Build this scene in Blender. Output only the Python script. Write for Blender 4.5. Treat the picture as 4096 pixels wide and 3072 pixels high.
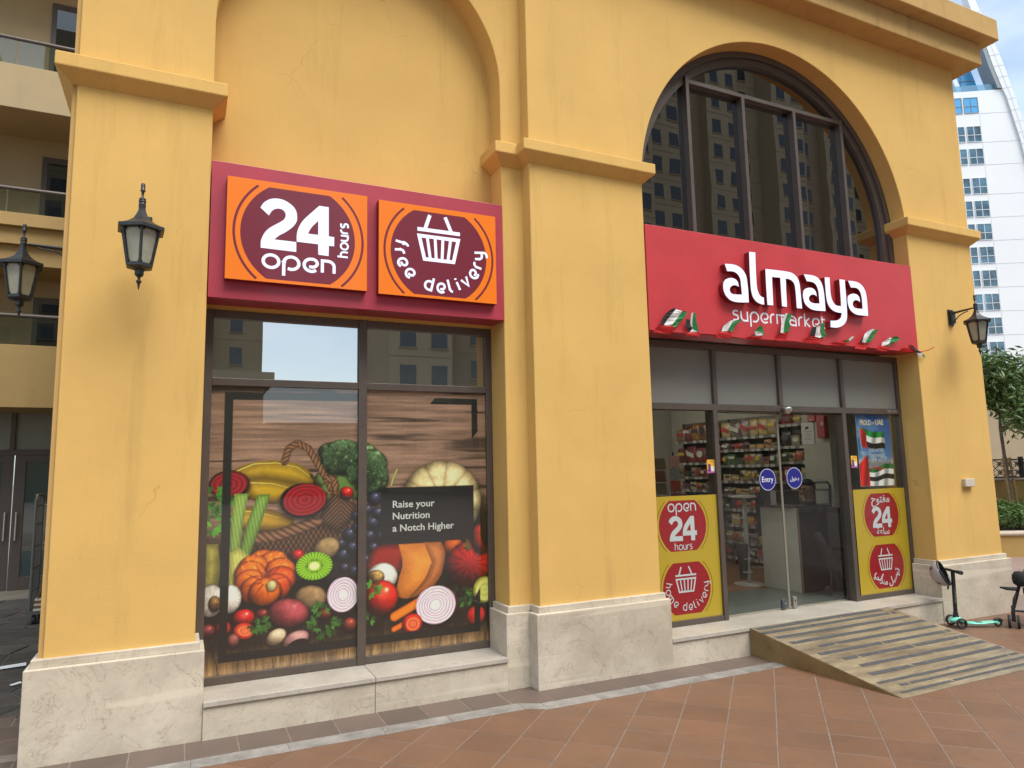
import bpy, bmesh, math, random
import numpy as np
from mathutils import Vector, Matrix
from mathutils.geometry import tessellate_polygon
random.seed(7); RNG = np.random.default_rng(5)
for o in list(bpy.data.objects): bpy.data.objects.remove(o)
SC = bpy.context.scene; COL = SC.collection
# ------------------------------------------------------------------ camera, world, sun, exposure
S = .855; ZG = -.36                      # survey units -> metres, ground level of the survey
def W(p): return Vector((p[0]*S, p[1]*S, (p[2]-ZG)*S))
cam = bpy.data.cameras.new('camera'); cam_o = bpy.data.objects.new('camera', cam); COL.objects.link(cam_o)
cam.sensor_width = 36; cam.lens = 2776.37*36/4096; cam.clip_end = 5000; cam.clip_start = .05
yaw, pitch, roll = [math.radians(a) for a in (25.3289, 7.1073, -1.2057)]
fw = Vector((math.sin(yaw)*math.cos(pitch), math.cos(yaw)*math.cos(pitch), math.sin(pitch)))
rt = Vector((math.cos(yaw), -math.sin(yaw), 0)); up = rt.cross(fw)
r2 = math.cos(roll)*rt + math.sin(roll)*up; u2 = -math.sin(roll)*rt + math.cos(roll)*up
M = Matrix((r2, u2, -fw)).transposed().to_4x4(); M.translation = W((1.0733, -5.8371, 1.6))
cam_o.matrix_world = M; SC.camera = cam_o
wd = bpy.data.worlds.new('World'); SC.world = wd; wd.use_nodes = True
SUN_EL, SUN_AZ = math.radians(58), math.radians(205)
def setup_world():
    nt = wd.node_tree; N = nt.nodes; L = nt.links; N.clear()
    out = N.new('ShaderNodeOutputWorld'); bg = N.new('ShaderNodeBackground'); L.new(bg.outputs[0], out.inputs[0])
    sky = N.new('ShaderNodeTexSky'); sky.sky_type = 'NISHITA'; sky.sun_disc = False
    sky.sun_elevation = SUN_EL; sky.sun_rotation = SUN_AZ; sky.air_density = 1.0; sky.dust_density = 1.2; sky.ozone_density = 1.0
    tc = N.new('ShaderNodeTexCoord'); mp = N.new('ShaderNodeMapping'); mp.inputs['Scale'].default_value = (1, 1, 2.2); mp.inputs['Location'].default_value = (4.3, 1.7, .4)
    L.new(tc.outputs['Generated'], mp.inputs[0])
    nz = N.new('ShaderNodeTexNoise'); nz.inputs['Scale'].default_value = 1.7; nz.inputs['Detail'].default_value = 6; nz.inputs['Roughness'].default_value = .55
    L.new(mp.outputs[0], nz.inputs['Vector'])
    rp = N.new('ShaderNodeMapRange'); rp.inputs[1].default_value = .35; rp.inputs[2].default_value = .65; rp.inputs[3].default_value = .0; rp.inputs[4].default_value = .50
    L.new(nz.outputs['Fac'], rp.inputs[0])
    mx = N.new('ShaderNodeMix'); mx.data_type = 'RGBA'
    tn = N.new('ShaderNodeMix'); tn.data_type = 'RGBA'; tn.blend_type = 'MULTIPLY'; tn.inputs[0].default_value = 1; tn.inputs[7].default_value = (.90, 1.05, 1.05, 1); L.new(sky.outputs[0], tn.inputs[6])
    L.new(rp.outputs[0], mx.inputs[0]); L.new(tn.outputs[2], mx.inputs[6]); mx.inputs[7].default_value = (8.8, 9.2, 9.5, 1)
    L.new(mx.outputs[2], bg.inputs[0]); bg.inputs[1].default_value = .078
setup_world()
sl = bpy.data.lights.new('sun', 'SUN'); sl.energy = 2.0; sl.angle = math.radians(40); sl.color = (1, .95, .87)
so = bpy.data.objects.new('sun', sl); COL.objects.link(so)
# light comes from over the plaza in front of the shop, a little from the right
dsun = Vector((math.sin(math.radians(155))*math.cos(SUN_EL), math.cos(math.radians(155))*math.cos(SUN_EL), math.sin(SUN_EL)))
so.rotation_euler = dsun.to_track_quat('Z', 'Y').to_euler(); so.location = (0, -20, 30)
SC.view_settings.view_transform = 'Standard'; SC.view_settings.look = 'None'; SC.view_settings.gamma = 1
SC.view_settings.use_curve_mapping = False; SC.view_settings.exposure = 1.44
try:
    SC.cycles.max_bounces = 8; SC.cycles.diffuse_bounces = 4; SC.cycles.glossy_bounces = 4; SC.cycles.transparent_max_bounces = 12
    SC.cycles.caustics_reflective = False; SC.cycles.caustics_refractive = False; SC.cycles.use_denoising = True
except Exception: pass
# ------------------------------------------------------------------ materials
MATS = {}
def srgb(r, g, b): return tuple(((c/255)/12.92 if c/255 <= .04045 else ((c/255+.055)/1.055)**2.4) for c in (r, g, b))
def mat(name, col, rough=.6, metal=0., var=0., vscale=3., vstretch=(1, 1, 1), bump=0., bscale=60., rand=0., emit=0., col2=None, spec=.5, coat=0., grime=0.):
    if name in MATS: return MATS[name]
    m = bpy.data.materials.new(name); m.use_nodes = True; nt = m.node_tree; N = nt.nodes; L = nt.links
    b = N['Principled BSDF']; b.inputs['Roughness'].default_value = rough; b.inputs['Metallic'].default_value = metal
    b.inputs['Specular IOR Level'].default_value = spec; b.inputs['Coat Weight'].default_value = coat; b.inputs['Coat Roughness'].default_value = .03
    b.inputs['Base Color'].default_value = (*col, 1)
    last = None
    geo = N.new('ShaderNodeNewGeometry')
    def noise(scale, stretch=(1, 1, 1), detail=5, rgh=.6):
        mp = N.new('ShaderNodeMapping'); mp.inputs['Scale'].default_value = stretch; L.new(geo.outputs['Position'], mp.inputs[0])
        n = N.new('ShaderNodeTexNoise'); n.inputs['Scale'].default_value = scale; n.inputs['Detail'].default_value = detail; n.inputs['Roughness'].default_value = rgh
        L.new(mp.outputs[0], n.inputs['Vector']); return n
    def mrange(src, a, b_, c, d):
        r = N.new('ShaderNodeMapRange'); r.inputs[1].default_value = a; r.inputs[2].default_value = b_; r.inputs[3].default_value = c; r.inputs[4].default_value = d
        L.new(src, r.inputs[0]); return r.outputs[0]
    def mixc(fac, a, bcol, mode='MIX'):
        x = N.new('ShaderNodeMix'); x.data_type = 'RGBA'; x.blend_type = mode
        L.new(fac, x.inputs[0])
        if isinstance(a, tuple): x.inputs[6].default_value = (*a, 1)
        else: L.new(a, x.inputs[6])
        if isinstance(bcol, tuple): x.inputs[7].default_value = (*bcol, 1)
        else: L.new(bcol, x.inputs[7])
        return x.outputs[2]
    if var or col2:
        c2 = col2 or tuple(c*(1-2*var) for c in col); c1 = col if col2 else tuple(min(1, c*(1+var)) for c in col)
        n = noise(vscale, vstretch); last = mixc(mrange(n.outputs['Fac'], .3, .7, 0, 1), c1, c2)
    if grime:
        n2 = noise(1.1, (5, 5, .5), 6, .7); f = mrange(n2.outputs['Fac'], .54, .8, 0, grime)
        last = mixc(f, last or col, tuple(c*.5 for c in col))
        n3 = noise(7, (1, 1, 1), 8, .75); f3 = mrange(n3.outputs['Fac'], .66, .74, 0, grime*.6)
        last = mixc(f3, last, tuple(c*.45 for c in col))
        # hairline cracks and scuffs where a coarse noise lets them through
        wn = noise(2.0, (1, 1, 1), 3, .6); va = N.new('ShaderNodeVectorMath'); va.operation = 'MULTIPLY_ADD'; va.inputs[1].default_value = (.5, .5, .5); L.new(wn.outputs['Color'], va.inputs[0]); L.new(geo.outputs['Position'], va.inputs[2])
        vo = N.new('ShaderNodeTexVoronoi'); vo.feature = 'DISTANCE_TO_EDGE'; vo.inputs['Scale'].default_value = 1.5; L.new(va.outputs[0], vo.inputs['Vector'])
        cr = mrange(vo.outputs['Distance'], .0, .006, 1, 0); mk = mrange(noise(1.7, (1, 1, 1), 2, .5).outputs['Fac'], .58, .66, 0, min(1, grime*1.1)); mm = N.new('ShaderNodeMath'); mm.operation = 'MULTIPLY'; L.new(cr, mm.inputs[0]); L.new(mk, mm.inputs[1]); last = mixc(mm.outputs[0], last, tuple(c*.4 for c in col))
        n6 = noise(.8, (1, 1, 1), 4, .6); last = mixc(mrange(n6.outputs['Fac'], .55, .62, 0, grime*.12), last, tuple(c*.72 for c in col))
    if rand:
        oi = N.new('ShaderNodeObjectInfo'); v = mrange(oi.outputs['Random'], 0, 1, 1-rand, 1+rand)
        h = N.new('ShaderNodeHueSaturation'); L.new(v, h.inputs['Value'])
        if last is None: h.inputs['Color'].default_value = (*col, 1)
        else: L.new(last, h.inputs['Color'])
        last = h.outputs[0]
    if last is not None: L.new(last, b.inputs['Base Color'])
    if bump:
        n = noise(bscale, (1, 1, 1), 4, .6); bp = N.new('ShaderNodeBump'); bp.inputs['Strength'].default_value = bump; bp.inputs['Distance'].default_value = .01
        L.new(n.outputs['Fac'], bp.inputs['Height']); L.new(bp.outputs[0], b.inputs['Normal'])
    if emit:
        b.inputs['Emission Color'].default_value = (*col, 1); b.inputs['Emission Strength'].default_value = emit
    MATS[name] = m; return m
def glass(name, tint=(.9, .93, .92), refl=.06, body=None, bodyfac=0., rough=0., wave=0., ior=1.5):
    if name in MATS: return MATS[name]
    m = bpy.data.materials.new(name); m.use_nodes = True; nt = m.node_tree; N = nt.nodes; L = nt.links; N.clear()
    out = N.new('ShaderNodeOutputMaterial'); g = N.new('ShaderNodeBsdfGlossy'); g.inputs['Roughness'].default_value = rough
    t = N.new('ShaderNodeBsdfTransparent'); t.inputs[0].default_value = (*tint, 1); base = t.outputs[0]
    if body:
        d = N.new('ShaderNodeBsdfDiffuse'); d.inputs[0].default_value = (*body, 1); x = N.new('ShaderNodeMixShader'); x.inputs[0].default_value = bodyfac
        L.new(t.outputs[0], x.inputs[1]); L.new(d.outputs[0], x.inputs[2]); base = x.outputs[0]
    fr = N.new('ShaderNodeFresnel'); fr.inputs[0].default_value = ior; mr = N.new('ShaderNodeMapRange'); mr.inputs[1].default_value = 0.04; mr.inputs[2].default_value = 1; mr.inputs[3].default_value = refl; mr.inputs[4].default_value = 1
    L.new(fr.outputs[0], mr.inputs[0]); gg = N.new('ShaderNodeNewGeometry'); sb = N.new('ShaderNodeMath'); sb.operation = 'SUBTRACT'; sb.inputs[0].default_value = 1; L.new(gg.outputs['Backfacing'], sb.inputs[1]); ml = N.new('ShaderNodeMath'); ml.operation = 'MULTIPLY'; L.new(mr.outputs[0], ml.inputs[0]); L.new(sb.outputs[0], ml.inputs[1]); x = N.new('ShaderNodeMixShader'); L.new(ml.outputs[0], x.inputs[0]); L.new(base, x.inputs[1]); L.new(g.outputs[0], x.inputs[2])
    if wave:
        geo = N.new('ShaderNodeNewGeometry'); n = N.new('ShaderNodeTexNoise'); n.inputs['Scale'].default_value = 2.2; n.inputs['Detail'].default_value = 1
        L.new(geo.outputs['Position'], n.inputs['Vector']); bp = N.new('ShaderNodeBump'); bp.inputs['Strength'].default_value = wave; bp.inputs['Distance'].default_value = .02
        L.new(n.outputs['Fac'], bp.inputs['Height']); L.new(bp.outputs[0], g.inputs['Normal'])
    L.new(x.outputs[0], out.inputs[0]); MATS[name] = m; return m
def stone(name, base, dark, vein, scale=1., rough=.45, banded=True, st0=(1, 1, 1)):
    if name in MATS: return MATS[name]
    m = bpy.data.materials.new(name); m.use_nodes = True; nt = m.node_tree; N = nt.nodes; L = nt.links; b = N['Principled BSDF']; b.inputs['Roughness'].default_value = rough
    geo = N.new('ShaderNodeNewGeometry'); oi = N.new('ShaderNodeObjectInfo')
    cmb = N.new('ShaderNodeCombineXYZ'); mu = N.new('ShaderNodeMath'); mu.operation = 'MULTIPLY'; mu.inputs[1].default_value = 37.; L.new(oi.outputs['Random'], mu.inputs[0])
    for i in range(3): L.new(mu.outputs[0], cmb.inputs[i])
    ad = N.new('ShaderNodeVectorMath'); ad.operation = 'ADD'; L.new(geo.outputs['Position'], ad.inputs[0]); L.new(cmb.outputs[0], ad.inputs[1])
    def noise(s, det=8, r=.65, dist=0., st=(1, 1, 1)):
        mp = N.new('ShaderNodeMapping'); mp.inputs['Scale'].default_value = st; L.new(ad.outputs[0], mp.inputs[0])
        n = N.new('ShaderNodeTexNoise'); n.inputs['Scale'].default_value = s*scale; n.inputs['Detail'].default_value = det; n.inputs['Roughness'].default_value = r; n.inputs['Distortion'].default_value = dist
        L.new(mp.outputs[0], n.inputs['Vector']); return n.outputs['Fac']
    def mix(fac, a, c):
        x = N.new('ShaderNodeMix'); x.data_type = 'RGBA'
        if isinstance(fac, float): x.inputs[0].default_value = fac
        else: L.new(fac, x.inputs[0])
        for i, v in ((6, a), (7, c)):
            if isinstance(v, tuple): x.inputs[i].default_value = (*v, 1)
            else: L.new(v, x.inputs[i])
        return x.outputs[2]
    def mr(s, a, b_, c, d):
        r = N.new('ShaderNodeMapRange'); r.inputs[1].default_value = a; r.inputs[2].default_value = b_; r.inputs[3].default_value = c; r.inputs[4].default_value = d; L.new(s, r.inputs[0]); return r.outputs[0]
    c = mix(mr(noise(1.6, st=st0), .35, .65, 0, 1), base, dark)
    c = mix(mr(noise(22, 6, .8), .5, .75, 0, .35), c, tuple(k*.7 for k in dark))
    n = noise(2.3, 8, .6, 1.6)                      # veins: thin band around one iso-level
    a1 = N.new('ShaderNodeMath'); a1.operation = 'SUBTRACT'; a1.inputs[1].default_value = .5; L.new(n, a1.inputs[0]); a2 = N.new('ShaderNodeMath'); a2.operation = 'ABSOLUTE'; L.new(a1.outputs[0], a2.inputs[0])
    c = mix(mr(a2.outputs[0], 0, .009, .5, 0), c, vein)
    n5 = noise(3.1, 9, .7, 3.0); c = mix(mr(n5, .66, .72, 0, .55), c, vein)
    if banded:
        nb = noise(.35, 4, .5, .6, (1, 1, 26)); c = mix(mr(nb, .58, .66, 0, .5), c, tuple(min(1, k*1.18) for k in base))
    L.new(c, b.inputs['Base Color'])
    bp = N.new('ShaderNodeBump'); bp.inputs['Strength'].default_value = .12; bp.inputs['Distance'].default_value = .005; L.new(noise(30, 5, .7), bp.inputs['Height']); L.new(bp.outputs[0], b.inputs['Normal'])
    MATS[name] = m; return m
def attr_mat(name, coat=0., rough=.45, refl=.0):
    m = bpy.data.materials.new(name); m.use_nodes = True; N = m.node_tree.nodes; L = m.node_tree.links; b = N['Principled BSDF']
    a = N.new('ShaderNodeVertexColor'); a.layer_name = 'print'; L.new(a.outputs[0], b.inputs['Base Color']); b.inputs['Roughness'].default_value = rough
    b.inputs['Coat Weight'].default_value = coat; b.inputs['Coat Roughness'].default_value = .02; return m
WALL = (.645, .405, .126)
plaster = mat('yellow_plaster', WALL, .82, var=.045, vscale=1.1, bump=.2, bscale=120, grime=.36, spec=.25)
plaster_dirty = mat('streaked_plaster', (.50, .315, .115), .85, var=.05, vscale=2, bump=.13, bscale=120, grime=.8, spec=.25)
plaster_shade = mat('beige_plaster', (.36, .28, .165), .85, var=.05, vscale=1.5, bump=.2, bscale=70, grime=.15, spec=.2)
limestone = stone('limestone', (.60, .53, .42), (.42, .36, .28), (.20, .145, .10), 1.25)
sill_stone = stone('sill_stone', (.50, .455, .39), (.37, .33, .28), (.22, .18, .15), 1.4, .3, False)
strip_stone = stone('strip_marble', (.30, .28, .255), (.15, .14, .13), (.50, .485, .46), 3.4, .35, False)
granite = stone('ramp_granite', (.30, .24, .15), (.13, .10, .066), (.045, .035, .025), 3.0, .4, False, (.45, 2.2, 1))
granite2 = stone('ramp_side_granite', (.26, .165, .065), (.17, .105, .04), (.04, .03, .02), 2.6, .35, False)
terracotta = mat('terracotta', (.180, .090, .050), .5, col2=(.140, .078, .047), vscale=2.6, rand=.08, bump=.12, bscale=45, grime=.45)
border_tile = mat('border_terracotta', (.125, .088, .070), .5, col2=(.10, .073, .060), vscale=3, rand=.14, bump=.12, bscale=45, grime=.2)
grout = mat('grout', (.20, .155, .125), .9, var=.12, vscale=14, bump=.3, bscale=90)
paving = mat('mauve_paving', (.27, .19, .16), .55, var=.12, vscale=2, bump=.2, bscale=25)
asphalt = mat('plaza_paving', (.26, .20, .17), .7, var=.12, vscale=1.2, bump=.2, bscale=20)
slate = mat('slate_flagstone', (.075, .064, .056), .6, col2=(.045, .04, .037), vscale=5, rand=.3, bump=.5, bscale=18)
bronze = mat('bronze_aluminium', (.105, .082, .068), .42, metal=.25, var=.08, vscale=6, bump=.03, bscale=200)
seal = mat('black_gasket', (.012, .012, .012), .5)
blackiron = mat('black_iron', (.018, .018, .019), .42, var=.25, vscale=20, bump=.15, bscale=120)
frosted = mat('frosted_glass', (.50, .48, .40), .35, var=.15, vscale=5, spec=.6)
red_panel = mat('red_panel', (.50, .040, .048), .42, var=.05, vscale=2.5, bump=.02, bscale=40, grime=.12, coat=.25)
dark_red = mat('deep_red', (.20, .008, .010), .4)
orange = mat('orange_vinyl', (.80, .18, .004), .35, coat=.2); maroon = mat('maroon_vinyl', (.16, .012, .028), .35, coat=.2)
white_vinyl = mat('white_vinyl', (.80, .84, .90), .4); lit_white = mat('lit_white_acrylic', (.74, .80, 1.0), .4, emit=.08)
yellow_v = mat('yellow_vinyl', (.40, .285, .022), .3, coat=.5); red_v = mat('red_vinyl', (.25, .008, .014), .3, coat=.5); brown_line = mat('brown_vinyl_line', (.17, .06, .015), .3)
pale_v = mat('pale_vinyl', (.44, .49, .49), .35); pink_v = mat('pink_white_vinyl', (.62, .52, .53), .35)
navy = mat('navy_vinyl', (.012, .014, .19), .35)
# ------------------------------------------------------------------ mesh helpers
class MB:
    def __init__(s): s.v = []; s.f = []; s.m = []; s.cur = 0
    def add(s, vs, fs):
        n = len(s.v); s.v += [tuple(p) for p in vs]; s.f += [tuple(i+n for i in f) for f in fs]; s.m += [s.cur]*len(fs)
    def box(s, x0, x1, y0, y1, z0, z1):
        s.add([(x0, y0, z0), (x1, y0, z0), (x1, y1, z0), (x0, y1, z0), (x0, y0, z1), (x1, y0, z1), (x1, y1, z1), (x0, y1, z1)],
              [(0, 3, 2, 1), (4, 5, 6, 7), (0, 1, 5, 4), (1, 2, 6, 5), (2, 3, 7, 6), (3, 0, 4, 7)]); return s
    def hexa(s, b, t):
        s.add(list(b)+list(t), [(0, 3, 2, 1), (4, 5, 6, 7), (0, 1, 5, 4), (1, 2, 6, 5), (2, 3, 7, 6), (3, 0, 4, 7)]); return s
    def prism(s, poly, a0, a1, fn=None, cap1=True, holes=()):
        """poly of (u,v); a0 front, a1 back along y by default"""
        fn = fn or (lambda u, v, a: (u, a, v))
        loops = [list(poly)]+[list(h) for h in holes]; flat = [p for l in loops for p in l]; n = len(flat)
        tris = tessellate_polygon([[Vector((p[0], p[1], 0)) for p in l] for l in loops])
        def area(l): return sum(l[i][0]*l[(i+1) % len(l)][1]-l[(i+1) % len(l)][0]*l[i][1] for i in range(len(l)))
        vs = [fn(p[0], p[1], a0) for p in flat]+[fn(p[0], p[1], a1) for p in flat]; fs = []
        for t in tris:
            ar = sum(flat[t[i]][0]*flat[t[(i+1) % 3]][1]-flat[t[(i+1) % 3]][0]*flat[t[i]][1] for i in range(3))
            if abs(ar) < 1e-12: continue
            t = tuple(t) if ar > 0 else tuple(reversed(t)); fs.append(t)
            if cap1: fs.append(tuple(n+i for i in reversed(t)))
        k = 0
        for li, l in enumerate(loops):
            sgn = (area(l) > 0) == (li == 0)
            for i in range(len(l)):
                a, b = k+i, k+(i+1) % len(l)
                fs.append((b, a, n+a, n+b) if sgn else (a, b, n+b, n+a))
            k += len(l)
        s.add(vs, fs); return s
    def flat(s, poly, a, fn=None, holes=()):
        fn = fn or (lambda u, v, a: (u, a, v)); loops = [list(poly)]+[list(h) for h in holes]; flat = [p for l in loops for p in l]
        fs = []
        for t in tessellate_polygon([[Vector((p[0], p[1], 0)) for p in l] for l in loops]):
            ar = sum(flat[t[i]][0]*flat[t[(i+1) % 3]][1]-flat[t[(i+1) % 3]][0]*flat[t[i]][1] for i in range(3))
            fs.append(tuple(t) if ar > 0 else tuple(reversed(t)))
        s.add([fn(p[0], p[1], a) for p in flat], fs); return s
    def tube(s, path, r, n=8, rs=None):
        P = [Vector(p) for p in path]; rings = []
        for i, p in enumerate(P):
            t = (P[min(i+1, len(P)-1)]-P[max(i-1, 0)]).normalized(); a = Vector((0, 0, 1)) if abs(t.z) < .9 else Vector((1, 0, 0))
            u = t.cross(a).normalized(); w = t.cross(u); rr = rs[i] if rs else r
            rings.append([tuple(p+u*math.cos(2*math.pi*k/n)*rr+w*math.sin(2*math.pi*k/n)*rr) for k in range(n)])
        vs = [q for rg in rings for q in rg]; fs = []
        for i in range(len(P)-1):
            for k in range(n): fs.append((i*n+k, i*n+(k+1) % n, (i+1)*n+(k+1) % n, (i+1)*n+k))
        fs.append(tuple(range(n))[::-1]); fs.append(tuple((len(P)-1)*n+k for k in range(n))); s.add(vs, fs); return s
    def lathe(s, prof, c=(0, 0, 0), n=16, axis='z', rot=0.):
        vs = []; fs = []
        for r, h in prof:
            for k in range(n):
                a = 2*math.pi*k/n+rot; x, y = math.cos(a)*r, math.sin(a)*r
                vs.append({'z': (c[0]+x, c[1]+y, c[2]+h), 'x': (c[0]+h, c[1]+x, c[2]+y), 'y': (c[0]+x, c[1]+h, c[2]+y)}[axis])
        for i in range(len(prof)-1):
            for k in range(n): fs.append((i*n+k, i*n+(k+1) % n, (i+1)*n+(k+1) % n, (i+1)*n+k))
        fs.append(tuple(range(n))[::-1]); fs.append(tuple((len(prof)-1)*n+k for k in range(n))); s.add(vs, fs); return s
    def ribbon(s, path, w, y, closed=False, th=0.):
        P = [Vector((p[0], p[1])) for p in path]; n = len(P); L, R = [], []
        for i in range(n):
            a = P[i]-P[i-1] if (i > 0 or closed) else P[1]-P[0]; b = P[(i+1) % n]-P[i] if (i < n-1 or closed) else P[-1]-P[-2]
            a.normalize(); b.normalize(); t = a+b
            if t.length < 1e-6: t = a
            t.normalize(); nn = Vector((-t.y, t.x)); k = min(1.6, 1/max(.3, nn.dot(Vector((-a.y, a.x)))))
            L.append(P[i]+nn*w/2*k); R.append(P[i]-nn*w/2*k)
        vs = []; fs = []
        for i in range(n): vs += [(R[i].x, y, R[i].y), (L[i].x, y, L[i].y)]
        if th:
            for i in range(n): vs += [(R[i].x, y+th, R[i].y), (L[i].x, y+th, L[i].y)]
        m = n if closed else n-1; o = 2*n
        for i in range(m):
            a, b = 2*i, 2*((i+1) % n); fs.append((a, b, b+1, a+1))
            if th: fs.append((b+o, a+o, a+1+o, b+1+o)); fs.append((a+o, b+o, b, a)); fs.append((b+1+o, a+1+o, a+1, b+1))
        if th and not closed: fs.append((o, 0, 1, o+1)); fs.append((2*n-2, o+2*n-2, o+2*n-1, 2*n-1))
        s.add(vs, fs); return s
    def build(s, name, m, parent=None, base=None, smooth=False, bevel=0., kind=None, label=None, cat=None, group=None):
        if parent is None:
            if base is None:
                xs, ys, zs = zip(*s.v); base = ((min(xs)+max(xs))/2, (min(ys)+max(ys))/2, min(zs))
            loc = W(base); off = loc
        else: loc = Vector((0, 0, 0)); off = Vector(parent['org'])
        me = bpy.data.meshes.new(name); me.from_pydata([tuple(W(p)-off) for p in s.v], [], s.f)
        ms = m if isinstance(m, (list, tuple)) else [m]
        for q in ms: me.materials.append(q)
        if len(ms) > 1: me.polygons.foreach_set('material_index', s.m)
        if smooth: me.polygons.foreach_set('use_smooth', [True]*len(me.polygons))
        me.update(); return link(name, me, parent, loc, off, bevel, kind, label, cat, group)
def link(name, me, parent=None, loc=(0, 0, 0), off=None, bevel=0., kind=None, label=None, cat=None, group=None):
    o = bpy.data.objects.new(name, me); COL.objects.link(o)
    if parent is not None: o.parent = parent
    o.location = loc; o['org'] = tuple(off if off is not None else loc)
    if bevel:
        b = o.modifiers.new('bevel', 'BEVEL'); b.width = bevel; b.segments = 2; b.limit_method = 'ANGLE'; b.angle_limit = math.radians(40)
    tag(o, label, cat, group, kind); return o
def tag(o, label=None, cat=None, group=None, kind=None):
    if label: o['label'] = label
    if cat: o['category'] = cat
    if group: o['group'] = group
    if kind: o['kind'] = kind
    return o
def thing(name, base, label, cat, group=None, kind=None):
    o = bpy.data.objects.new(name, None); COL.objects.link(o); o.location = W(base); o['org'] = tuple(W(base)); o.empty_display_size = .1
    return tag(o, label, cat, group, kind)
def box(name, m, parent, x0, x1, y0, y1, z0, z1, **k): return MB().box(x0, x1, y0, y1, z0, z1).build(name, m, parent, **k)
def copy_tree(o, delta, parent=None, seen=None):
    c = o.copy(); COL.objects.link(c)
    if parent is None: c.location = Vector(o.location)+Vector(delta); c['org'] = tuple(Vector(o['org'])+Vector(delta))
    else: c.parent = parent; c['org'] = tuple(Vector(o['org'])+Vector(delta))
    for ch in list(o.children): copy_tree(ch, delta, c)
    return c
def smooth_poly(pts, n=4, ang=38):
    """catmull-rom through the points; points that turn sharply stay corners"""
    N = len(pts); P = [Vector(p) for p in pts]; corner = []
    for i in range(N):
        a = (P[i]-P[i-1]); b = (P[(i+1) % N]-P[i]); corner.append(a.length < 1e-9 or b.length < 1e-9 or abs(a.angle(b)) > math.radians(ang))
    out = []
    for i in range(N):
        p0, p1, p2, p3 = P[i-1], P[i], P[(i+1) % N], P[(i+2) % N]
        c1, c2 = corner[i], corner[(i+1) % N]
        if c1 and c2: out.append(tuple(p1)); continue
        d = (p2-p1).length; m1 = (p2-p1) if c1 else (p2-p0).normalized()*d; m2 = (p2-p1) if c2 else (p3-p1).normalized()*d
        for k in range(n):
            t = k/n; h = (2*t**3-3*t*t+1)*p1+(t**3-2*t*t+t)*m1+(-2*t**3+3*t*t)*p2+(t**3-t*t)*m2; out.append((h.x, h.y))
    return out
# ------------------------------------------------------------------ lettering: a rounded stroke alphabet (x-height 1) and font text
def arc(cx, cy, rx, ry, a0, a1, n=10): return [(cx+rx*math.cos(math.radians(a0+(a1-a0)*i/n)), cy+ry*math.sin(math.radians(a0+(a1-a0)*i/n))) for i in range(n+1)]
GL = {
 'o': (1.0, [arc(.5, .5, .48, .5, 0, 360, 22)]),
 'p': (1.0, [[(.03, -.55), (.03, .5)]+arc(.5, .5, .47, .5, 180, 0, 12)+arc(.5, .5, .47, .5, 0, -118, 8)[1:]]),
 'e': (.92, [[(.36, .36), (.6, .36)]+arc(.56, .68, .32, .32, -60, 90, 8)+arc(.5, .5, .46, .5, 95, 312, 16)]),
 'n': (.86, [[(.03, 0), (.03, .97), (.3, .97)]+arc(.38, .55, .42, .42, 90, 0, 8)+[(.80, 0)]]),
 'h': (.82, [[(.03, 0), (.03, 1.45)], [(.03, .97), (.3, .97)]+arc(.36, .6, .36, .37, 90, 0, 8)+[(.72, 0)]]),
 'u': (.86, [[(.03, 1), (.03, .42)]+arc(.4, .42, .37, .40, 180, 270, 8)+[(.77, .02), (.77, 1)]]),
 'r': (.55, [[(.03, 0), (.03, .6)]+arc(.4, .6, .37, .38, 180, 90, 8)+[(.52, .98)]]),
 's': (.66, [[(.58, .98), (.28, .98)]+arc(.26, .76, .23, .22, 90, 270, 8)[1:]+arc(.34, .28, .24, .26, 90, -90, 8)+[(.02, .02)]]),
 'f': (.55, [[(.2, 0), (.2, 1.1)]+arc(.52, 1.1, .32, .35, 180, 100, 6), [(0, .92), (.44, .92)]]),
 'd': (.95, [[(.84, .98), (.5, .98)]+arc(.48, .5, .45, .48, 95, 265, 12)+[(.84, .02), (.84, 1.45)]]),
 'l': (.42, [[(.03, 1.45), (.03, .38)]+arc(.36, .38, .33, .36, 180, 265, 6)]),
 'i': (.30, [[(.08, 0), (.08, .97)], [(.08, 1.24), (.08, 1.42)]]),
 'v': (.82, [[(.0, 1), (.38, .0), (.78, 1)]]),
 'y': (.88, [[(.03, 1), (.03, .48)]+arc(.4, .48, .37, .36, 180, 270, 8)+[(.77, .12)], [(.77, 1), (.77, -.1)]+arc(.4, -.12, .37, .36, 0, -90, 6)+[(.15, -.48)]]),
 'm': (1.32, [[(.03, 0), (.03, .97), (.85, .97)]+arc(.88, .6, .36, .37, 90, 0, 8)+[(1.24, 0)], [(.62, 0), (.62, .95)]]),
 'a': (.92, [[(.1, .98), (.36, .98)]+arc(.4, .55, .42, .43, 90, 0, 8)+[(.82, .02), (.4, .02)]+arc(.36, .3, .32, .28, 270, 90, 10)+arc(.36, .4, .26, .18, 85, 0, 4)]),
 'k': (.75, [[(.03, 0), (.03, 1.45)], [(.62, .98), (.08, .5), (.66, 0)]]),
 't': (.58, [[(.16, 1.3), (.16, .36)]+arc(.46, .36, .3, .34, 180, 275, 6), [(0, .98), (.52, .98)]]), ' ': (.5, [])}
def stroke_text(mb, txt, x, z, h, w, y, gap=.20, sx=1., step=-.0004):
    u = x; k = 0
    for ch in txt:
        adv, st = GL[ch]
        for p in st: mb.ribbon([(u+a*h*sx, z+b*h) for a, b in p], w, y+step*(k % 3)); k += 1
        u += (adv+gap)*h*sx
    return u
def text_len(txt, h, gap=.20, sx=1.): return sum((GL[c][0]+gap) for c in txt)*h*sx-gap*h*sx
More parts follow.
